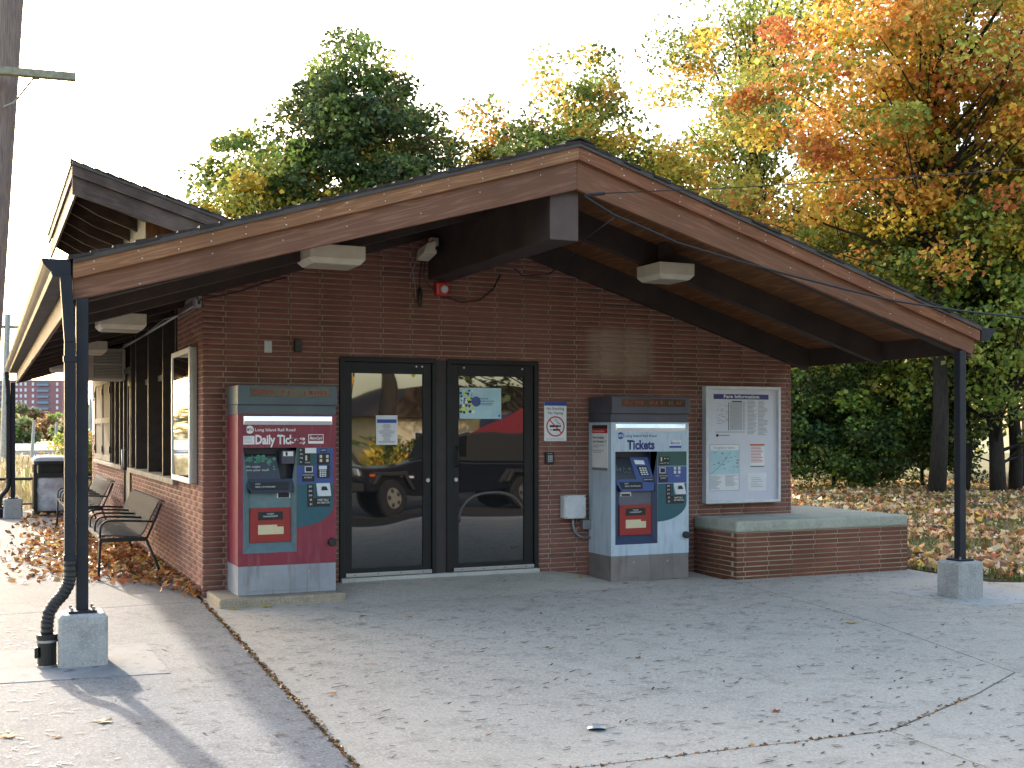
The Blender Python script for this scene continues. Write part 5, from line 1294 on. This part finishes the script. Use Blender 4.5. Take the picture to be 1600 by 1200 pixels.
LP0 = [(S(190, 158, 116), 5), (S(152, 118, 88), 3), (S(184, 132, 86), 2.2), (S(200, 162, 74), 1.4), (S(196, 172, 142), 2.6), (S(160, 86, 58), 1), (S(112, 82, 62), 3)]
LP = [(tuple(min(.85, v*1.45) for v in c_), w_) for c_, w_ in LP0]
n = 46000
y = rng.uniform(-3.0, 17, n); x = lx_arr(y)+.1+rng.random(n)**1.2*17
keep = rng.random(n) < np.clip(.16+.8*(np.sin(x*1.7+y*.6)*.5+.5)+.25*np.sin(y*2.3-x), .12, 1); x, y = x[keep], y[keep]; n = len(x)
P = np.stack([x, y, zl_arr(x, y)+rng.uniform(.02, .09, n)], 1)
V, F, c = leaf_arrays(P, rng.uniform(.045, .15, n), pick(LP, n, rng), flat=.7, rng=rng, curl=.35)
o = arr_mesh('fallen_leaves', V, F, c, 'litter'); tag(o, 'brown and gold fallen leaves covering the lawn', 'leaves', kind='stuff')
# drift of leaves under the benches and along the wall foot
n = 9000
y = np.concatenate([rng.normal(4.2, 2.1, 7000), rng.uniform(.1, 3.0, 1100), rng.uniform(5, 12, 900)]); base = np.where(np.arange(n) < 7000, np.abs(rng.normal(0, .62, n)), np.abs(rng.normal(0, .05, n)))
x = -.04-base*np.where(y > 2.0, 1.0, np.clip((y-.0)/2.2, .1, 1.0))-np.where(np.arange(n) >= 8100, rng.random(n)*1.2, 0)
ok = (rng.random(n) < np.clip(.22+y*.07, 0, .44)) & (y > .06) & (x > -2.6) & (y < 12.6); x, y = x[ok], y[ok]; n = len(x)
z = np.array([zg(a_, b_) for a_, b_ in zip(x, y)])+rng.random(n)*.075*np.clip(1.3+x, .1, 1)+.012
LP2 = [(S(214, 146, 76), 5), (S(206, 170, 110), 2), (S(176, 118, 74), 4), (S(142, 100, 70), 4), (S(194, 146, 90), 2), (S(112, 82, 62), 4), (S(166, 92, 60), 1.2), (S(206, 176, 130), 1)]
V, F, c = leaf_arrays(np.stack([x, y, z], 1), rng.uniform(.04, .10, n), pick(LP2, n, rng), flat=.65, rng=rng, curl=.25)
o = arr_mesh('leaf_drift', V, F, c, 'litter'); tag(o, 'drift of orange brown leaves under the benches along the wall', 'leaves', kind='stuff')
# crumbs of leaf in the wide joint
n = 1500
t_ = rng.random(n); x = -.03+(-.20)*t_+rng.normal(size=n)*.012; y = -.16-5.8*t_
t2 = rng.random(n) < .16; x[t2] = rng.uniform(-.2, 3.6, int(t2.sum())); y[t2] = np.interp(x[t2], [-.23, 2.58, 3.67], [-5.95, -6.07, -5.62])+rng.normal(size=int(t2.sum()))*.012
P = np.stack([x, y, np.array([zg(a_, b_) for a_, b_ in zip(x, y)])-.004+rng.random(n)*.008], 1)
V, F, c = leaf_arrays(P, rng.uniform(.010, .034, n), pick([(BR, 3), (S(150, 104, 66), 1), (S(92, 70, 50), 3), (S(96, 100, 56), 1), (OR, .6)], n, rng), flat=.5, rng=rng)
o = arr_mesh('joint_litter', V, F, c, 'litter'); tag(o, 'crumbs of leaf packed into the open pavement joints', 'litter', kind='stuff')
# twigs and seeds over the pavement
n = 3900
x = rng.uniform(-3.2, 8.4, n); y = rng.uniform(-7.2, -.1, n); inb = ~((x > 5.2) & (y > -.85)) & ~((x < 1.2) & (x > 0) & (y > -.68)); x, y = x[inb], y[inb]; n = len(x)
zz = np.array([zg(a_, b_) for a_, b_ in zip(x, y)])
L = rng.gamma(4.0, .0078, n)+.012; a = rng.normal(R(-24), .6, n); wd = rng.uniform(.0022, .0055, n)
dx, dy = np.cos(a)*L/2, np.sin(a)*L/2; ex, ey = -np.sin(a)*wd, np.cos(a)*wd
c4 = [(-1, -1), (1, -1), (1, 1), (-1, 1)]
V = np.stack([np.stack([x+s*dx+q*ex, y+s*dy+q*ey, zz+.0045+.003*(s > 0)], 1) for s, q in c4], 1).reshape(-1, 3)
o = arr_mesh('twig_litter', V, np.arange(n*4).reshape(-1, 4), pick([(S(72, 58, 48), 3), (S(48, 40, 36), 4), (S(116, 90, 66), 1.2), (S(150, 84, 40), .4)], n, rng), 'litter'); tag(o, 'fine twigs and seeds scattered over the pavement', 'litter', kind='stuff')
# single fallen leaves
def maple(x, y, s, rot, col, label, curl=.3, share=None):
    m_ = bpy.data.materials.get('leaf_'+col) or mat('leaf_'+col, {'tan': S(190, 160, 112), 'gold': S(206, 170, 50), 'rust': S(150, 62, 44), 'brown': S(140, 96, 60), 'orange': S(206, 134, 66)}[col], None, rough=.7, scale=30)
    M['leaf_'+col] = m_
    rad = [1, .45, .82, .4, .62, .3, .25, .3, .62, .4, .82, .45]; b = MB(); z0 = zg(x, y)
    pts = []
    for k, rr_ in enumerate(rad):
        q = rot+2*math.pi*k/12; pts.append((x+s*rr_*math.cos(q)*.5, y+s*rr_*math.sin(q)*.5, z0+.006+s*curl*rr_**2*(.25+.2*math.sin(3*q))))
    b.quads([(x, y, z0+.008)]+pts, [(0, k+1, (k+1) % 12+1) for k in range(12)])
    b.tube([(x, y, z0+.008), (x-s*.5*math.cos(rot), y-s*.5*math.sin(rot), z0+.012)], s*.012, 4)
    tag(b.build('fallen_leaf', 'leaf_'+col), label, 'leaf', 'single leaves on the pavement')
LV = [(-1.245, -4.23, .15, .4, 'tan', 'curled tan leaf lying in the sunlit strip by the post shadow'), (-1.484, -4.455, .09, 2, 'brown', 'small brown leaf beyond the tan one in the sunlit strip'), (-1.72, -4.35, .13, 1, 'orange', 'orange leaf at the left edge of the pavement'),
      (.078, -4.089, .07, .2, 'orange', 'small orange leaf close to the wide joint'), (4.678, -3.34, .17, 2.6, 'tan', 'large curled tan leaf on the right of the pavement'), (2.264, -5.505, .09, 1.2, 'rust', 'dark red leaf low on the right of the pavement'),
      (2.3, -3.913, .08, .6, 'brown', 'brown leaf in the middle of the pavement'), (1.062, -1.52, .08, 2.2, 'brown', 'brown leaf in front of the maroon machine'), (1.402, -1.711, .07, .1, 'orange', 'orange leaf in front of the doors'),
      (.418, -.72, .12, .3, 'gold', 'yellow leaf at the foot of the maroon machine pad'), (.14, -.74, .10, 2, 'gold', 'yellow leaf at the corner of the concrete pad'), (1.883, -3.334, .06, 1, 'brown', 'small brown leaf mid pavement'),
      (3.75, -.30, .10, .5, 'gold', 'yellow leaf left of the pale blue machine base'), (3.643, -1.016, .08, 2.8, 'brown', 'brown leaf in front of the pale blue machine'), (2.859, -.40, .08, 1.4, 'orange', 'orange leaf near the right door'), (4.1, -.62, .09, 2.1, 'rust', 'red leaf at the foot of the pale blue machine')]
for q in LV: maple(*q)
# squashed can near the front joint
cn = thing('crushed_can', 'crushed metal can lid lying near the front joint', 'can', (1.144, -5.435, zg(1.1, -5.4)))
zc = zg(1.1, -5.4)
MB().tube([(1.144, -5.435, zc+.003), (1.146, -5.43, zc+.016)], [.05, .047], 14).build('lid', 'alu', cn); MB().tube([(1.146, -5.43, zc+.016), (1.147, -5.429, zc+.020)], [.030, .026], 12).build('rim', 'greyink', cn)
# reeds beyond the railing
n = 9000
x = rng.uniform(-6, 8, n); y = rng.uniform(14, 46, n); hh = rng.uniform(.35, .8, n)
P = np.stack([x, y, np.full(n, -.37)], 1); a = rng.uniform(0, 6.28, n); wd = rng.uniform(.015, .05, n); lean = rng.normal(size=(n, 2))*.16
V = np.stack([P+np.stack([np.cos(a)*wd*.4, np.sin(a)*wd*.4, 0*a], 1), P-np.stack([np.cos(a)*wd*.4, np.sin(a)*wd*.4, 0*a], 1), P+np.stack([lean[:, 0]-np.cos(a)*wd, lean[:, 1], hh], 1), P+np.stack([lean[:, 0]+np.cos(a)*wd, lean[:, 1], hh], 1)], 1).reshape(-1, 3)
o = arr_mesh('reeds', V, np.arange(n*4).reshape(-1, 4), pick([(S(196, 182, 156), 4), (S(160, 142, 112), 3), (S(130, 134, 84), 2)], n, rng), 'litter'); tag(o, 'pale dry reeds beyond the railing', 'reeds', kind='stuff')

# far-off wood closing the horizon beyond the field on the left
n = 9000
xx_ = rng.uniform(-190, -6, n); hgt = 4.2+2.2*np.sin(xx_*.11)+1.4*np.sin(xx_*.31+1)
P = np.stack([xx_, 230+rng.normal(size=n)*6-xx_*.1, -.4+hgt*rng.random(n)**.7], 1)
V, F, c = leaf_arrays(P, rng.uniform(.8, 1.7, n), pick([(S(128, 122, 88), 4), (S(112, 116, 82), 4), (S(160, 128, 84), 2), (S(96, 104, 80), 2)], n, rng), rng=rng)
o = arr_mesh('far_wood', V, F, c, 'leaf'); tag(o, 'far-off autumn wood closing the horizon beyond the field', 'wood', kind='stuff')

# ================================================================== THE STREET BEHIND THE CAMERA (mirrored in the door glass)
jp = thing('parked_jeep', 'black off-road car parked at the kerb, mirrored in the door glass', 'car', (5.2, -12.6, -.3))
zj = -.30; x0 = 5.15; yj0, yj1 = -13.9, -12.3      # side facing the station at yj1
jb = MB()
jb.prism([(x0+.15, zj+.45), (x0+4.5, zj+.45), (x0+4.55, zj+1.05), (x0+1.55, zj+1.10), (x0+1.35, zj+1.08), (x0+.12, zj+1.0)], 'y', yj0+.12, yj1-.12)
jb.build('body', 'jeep', jp, bevel=.03)
jt = MB().prism([(x0+1.65, zj+1.11), (x0+4.5, zj+1.06), (x0+4.4, zj+1.72), (x0+2.0, zj+1.72)], 'y', yj0+.15, yj1-.15).build('soft_top', 'black', jp, bevel=.03)
MB().prism([(x0+1.85, zj+1.2), (x0+2.65, zj+1.2), (x0+2.65, zj+1.68), (x0+2.1, zj+1.68)], 'y', yj1-.149, yj1-.14).build('side_window', 'glass2', jp)
for xw in (x0+.78, x0+3.85):
    fd = MB().prism([(xw-.52, zj+.62), (xw-.38, zj+.92), (xw+.40, zj+.92), (xw+.58, zj+.60), (xw+.5, zj+.60), (xw+.34, zj+.84), (xw-.32, zj+.84), (xw-.45, zj+.62)], 'y', yj1-.13, yj1+.06).build('fender', 'black', jp, bevel=.01)
    for yw, s in ((yj1-.16, 1), (yj0+.16, -1)):
        ty = MB().tube([(xw, yw-.11, zj+.37), (xw, yw-.09, zj+.37), (xw, yw+.09, zj+.37), (xw, yw+.11, zj+.37)], [.34, .375, .375, .34], 28).build('tyre', 'rubber', jp)
        rm = MB().tube([(xw, yw+s*.105, zj+.37), (xw, yw+s*.12, zj+.37)], .20, 20).build('rim', 'alu', ty)
        hb = MB()
        for k in range(5):
            q = 2*math.pi*(k+.5)/5; hb.tube([(xw+.14*math.cos(q), yw+s*.118, zj+.37+.14*math.sin(q)), (xw+.14*math.cos(q), yw+s*.126, zj+.37+.14*math.sin(q))], .045, 8)
        hb.build('rim_hole', 'ink', ty)
B(x0-.12, x0+.13, yj0+.1, yj1-.1, zj+.45, zj+.62).build('bumper', 'black', jp, bevel=.02)
B(x0+.10, x0+.145, yj1-.5, yj1-.3, zj+.78, zj+.95).build('headlight', 'towerwhite', jp, bevel=.02)
B(x0+.25, x0+.40, yj1-.118, yj1-.10, zj+.80, zj+.86).build('indicator', 'orangeink', jp)
B(x0+1.05, x0+1.40, yj1-.1195, yj1-.112, zj+.80, zj+.83).build('body_badge', 'white', jp)
hp = thing('bicycle_hoop', 'galvanised steel bicycle hoop by the kerb, mirrored in the right door glass', 'bicycle rack', (6.2, -7.6, -.2))
MB().tube([(6.2+.58*math.cos(q), -7.6, -.2+.58*math.sin(q)) for q in np.linspace(0, math.pi, 18)], .024, 8).build('hoop', 'galv', hp, smooth=True)
hs = thing('street_house', 'cream stucco house across the street, mirrored in the door glass', 'house', (13, -30, -.2))
B(11.4, 22, -38, -30, -.4, 2.05).build('wall', 'housewall', hs); MB().prism([(10.9, 2.06), (22.5, 2.06), (22.0, 2.75), (12.4, 2.9)], 'y', -38.4, -29.6).build('roof', 'houseroof', hs)
for x in (12.7, 14.3, 17.6): w_ = B(x, x+.9, -29.99, -29.93, .5, 1.6).build('window', 'offw', hs); B(x+.1, x+.8, -29.92, -29.90, .6, 1.5).build('pane', 'glass2', w_)
B(15.6, 16.6, -29.99, -29.93, -.2, 1.9).build('door', 'blue', hs)
cp = thing('market_umbrella', 'red canvas market canopy across the street, mirrored in the glass', 'canopy', (11, -17, -.3))
apx = (12.9, -17.4, 2.45); ring_ = [(12.6+3.0*math.cos(2*math.pi*k/8), -17.4+2.4*math.sin(2*math.pi*k/8), 1.30) for k in range(8)]
m = MB(); m.quads([apx]+ring_+[(p[0], p[1], p[2]-.12) for p in ring_], [(0, k+1, (k+1) % 8+1) for k in range(8)]+[(k+1, k+9, (k+1) % 8+9, (k+1) % 8+1) for k in range(8)]).build('canvas', 'canopyred', cp)
MB().tube([(12.9, -17.4, -.3), (12.9, -17.4, 2.4)], .04, 8).build('pole', 'alu', cp)
cp = thing('street_banner', 'yellow canvas banner on a pole, mirrored in the left door glass', 'banner', (8.6, -24.5, -.2))
MB().prism([(8.05, 2.5), (8.75, 2.3), (8.9, 2.9), (8.2, 3.3)], 'y', -24.5, -24.45).build('canvas', 'canopyyel', cp); MB().tube([(8.9, -24.6, -.2), (8.9, -24.6, 4.2)], .04, 8).build('pole', 'black', cp)
sg = thing('street_sign', 'yellow warning sign across the street, mirrored in the left door glass', 'sign', (11.6, -24.6, -.2))
MB().prism([(11.3, 2.2), (11.6, 1.9), (11.9, 2.2), (11.6, 2.9)], 'y', -24.6, -24.57).build('plate', 'yellow', sg); MB().tube([(11.6, -24.63, -.2), (11.6, -24.63, 2.6)], .03, 8).build('post', 'galv', sg)
tree('street_tree', 'dark street tree behind the jeep, mirrored in the right door glass', 15.2, -25.6, -.2, 10, 2.6, 4.2, 130, 45, [(DG, 5), (GR, 4), (YG, 1)], 130, tr=.25, leaf=.24, sig=.6)
tree('street_tree', 'street tree with a bare trunk, mirrored in the left door glass', 10.2, -26.0, -.2, 11, 5.0, 2.6, 70, 40, [(DG, 4), (GR, 4), (OR, 1)], 131, tr=.22, leaf=.24, sig=.6)
for i_, (x_, y_, l_) in enumerate(((-16, -31, 'broad tree added far behind the camera on the left to block sky light'), (-7, -33, 'second broad tree added far behind the camera to block sky light'), (3, -34, 'third broad tree added behind the camera beside the house to block sky light'), (24, -27, 'broad tree added behind the camera past the cream house to block sky light'))):  # added for shading: they keep low sky light off the front wall
    tree('street_tree', l_, x_, y_, -.2, 13, 1.2, 5.5, 150, 30, [(DG, 5), (GR, 4), (YG, 1)], 140+i_, tr=.3, leaf=.42, sig=.9, limbs=False, group='trees added behind the camera to dim the front wall')
tree('shrub', 'yellow flowering bush across the street, mirrored in the left door glass', 10.3, -25.2, -.2, 1.1, .0, .9, 50, 40, [(YL, 4), (YG, 2), (GR, 3)], 132, tr=.03, leaf=.14, sig=.25, limbs=False, cat='shrub')

flush_text()
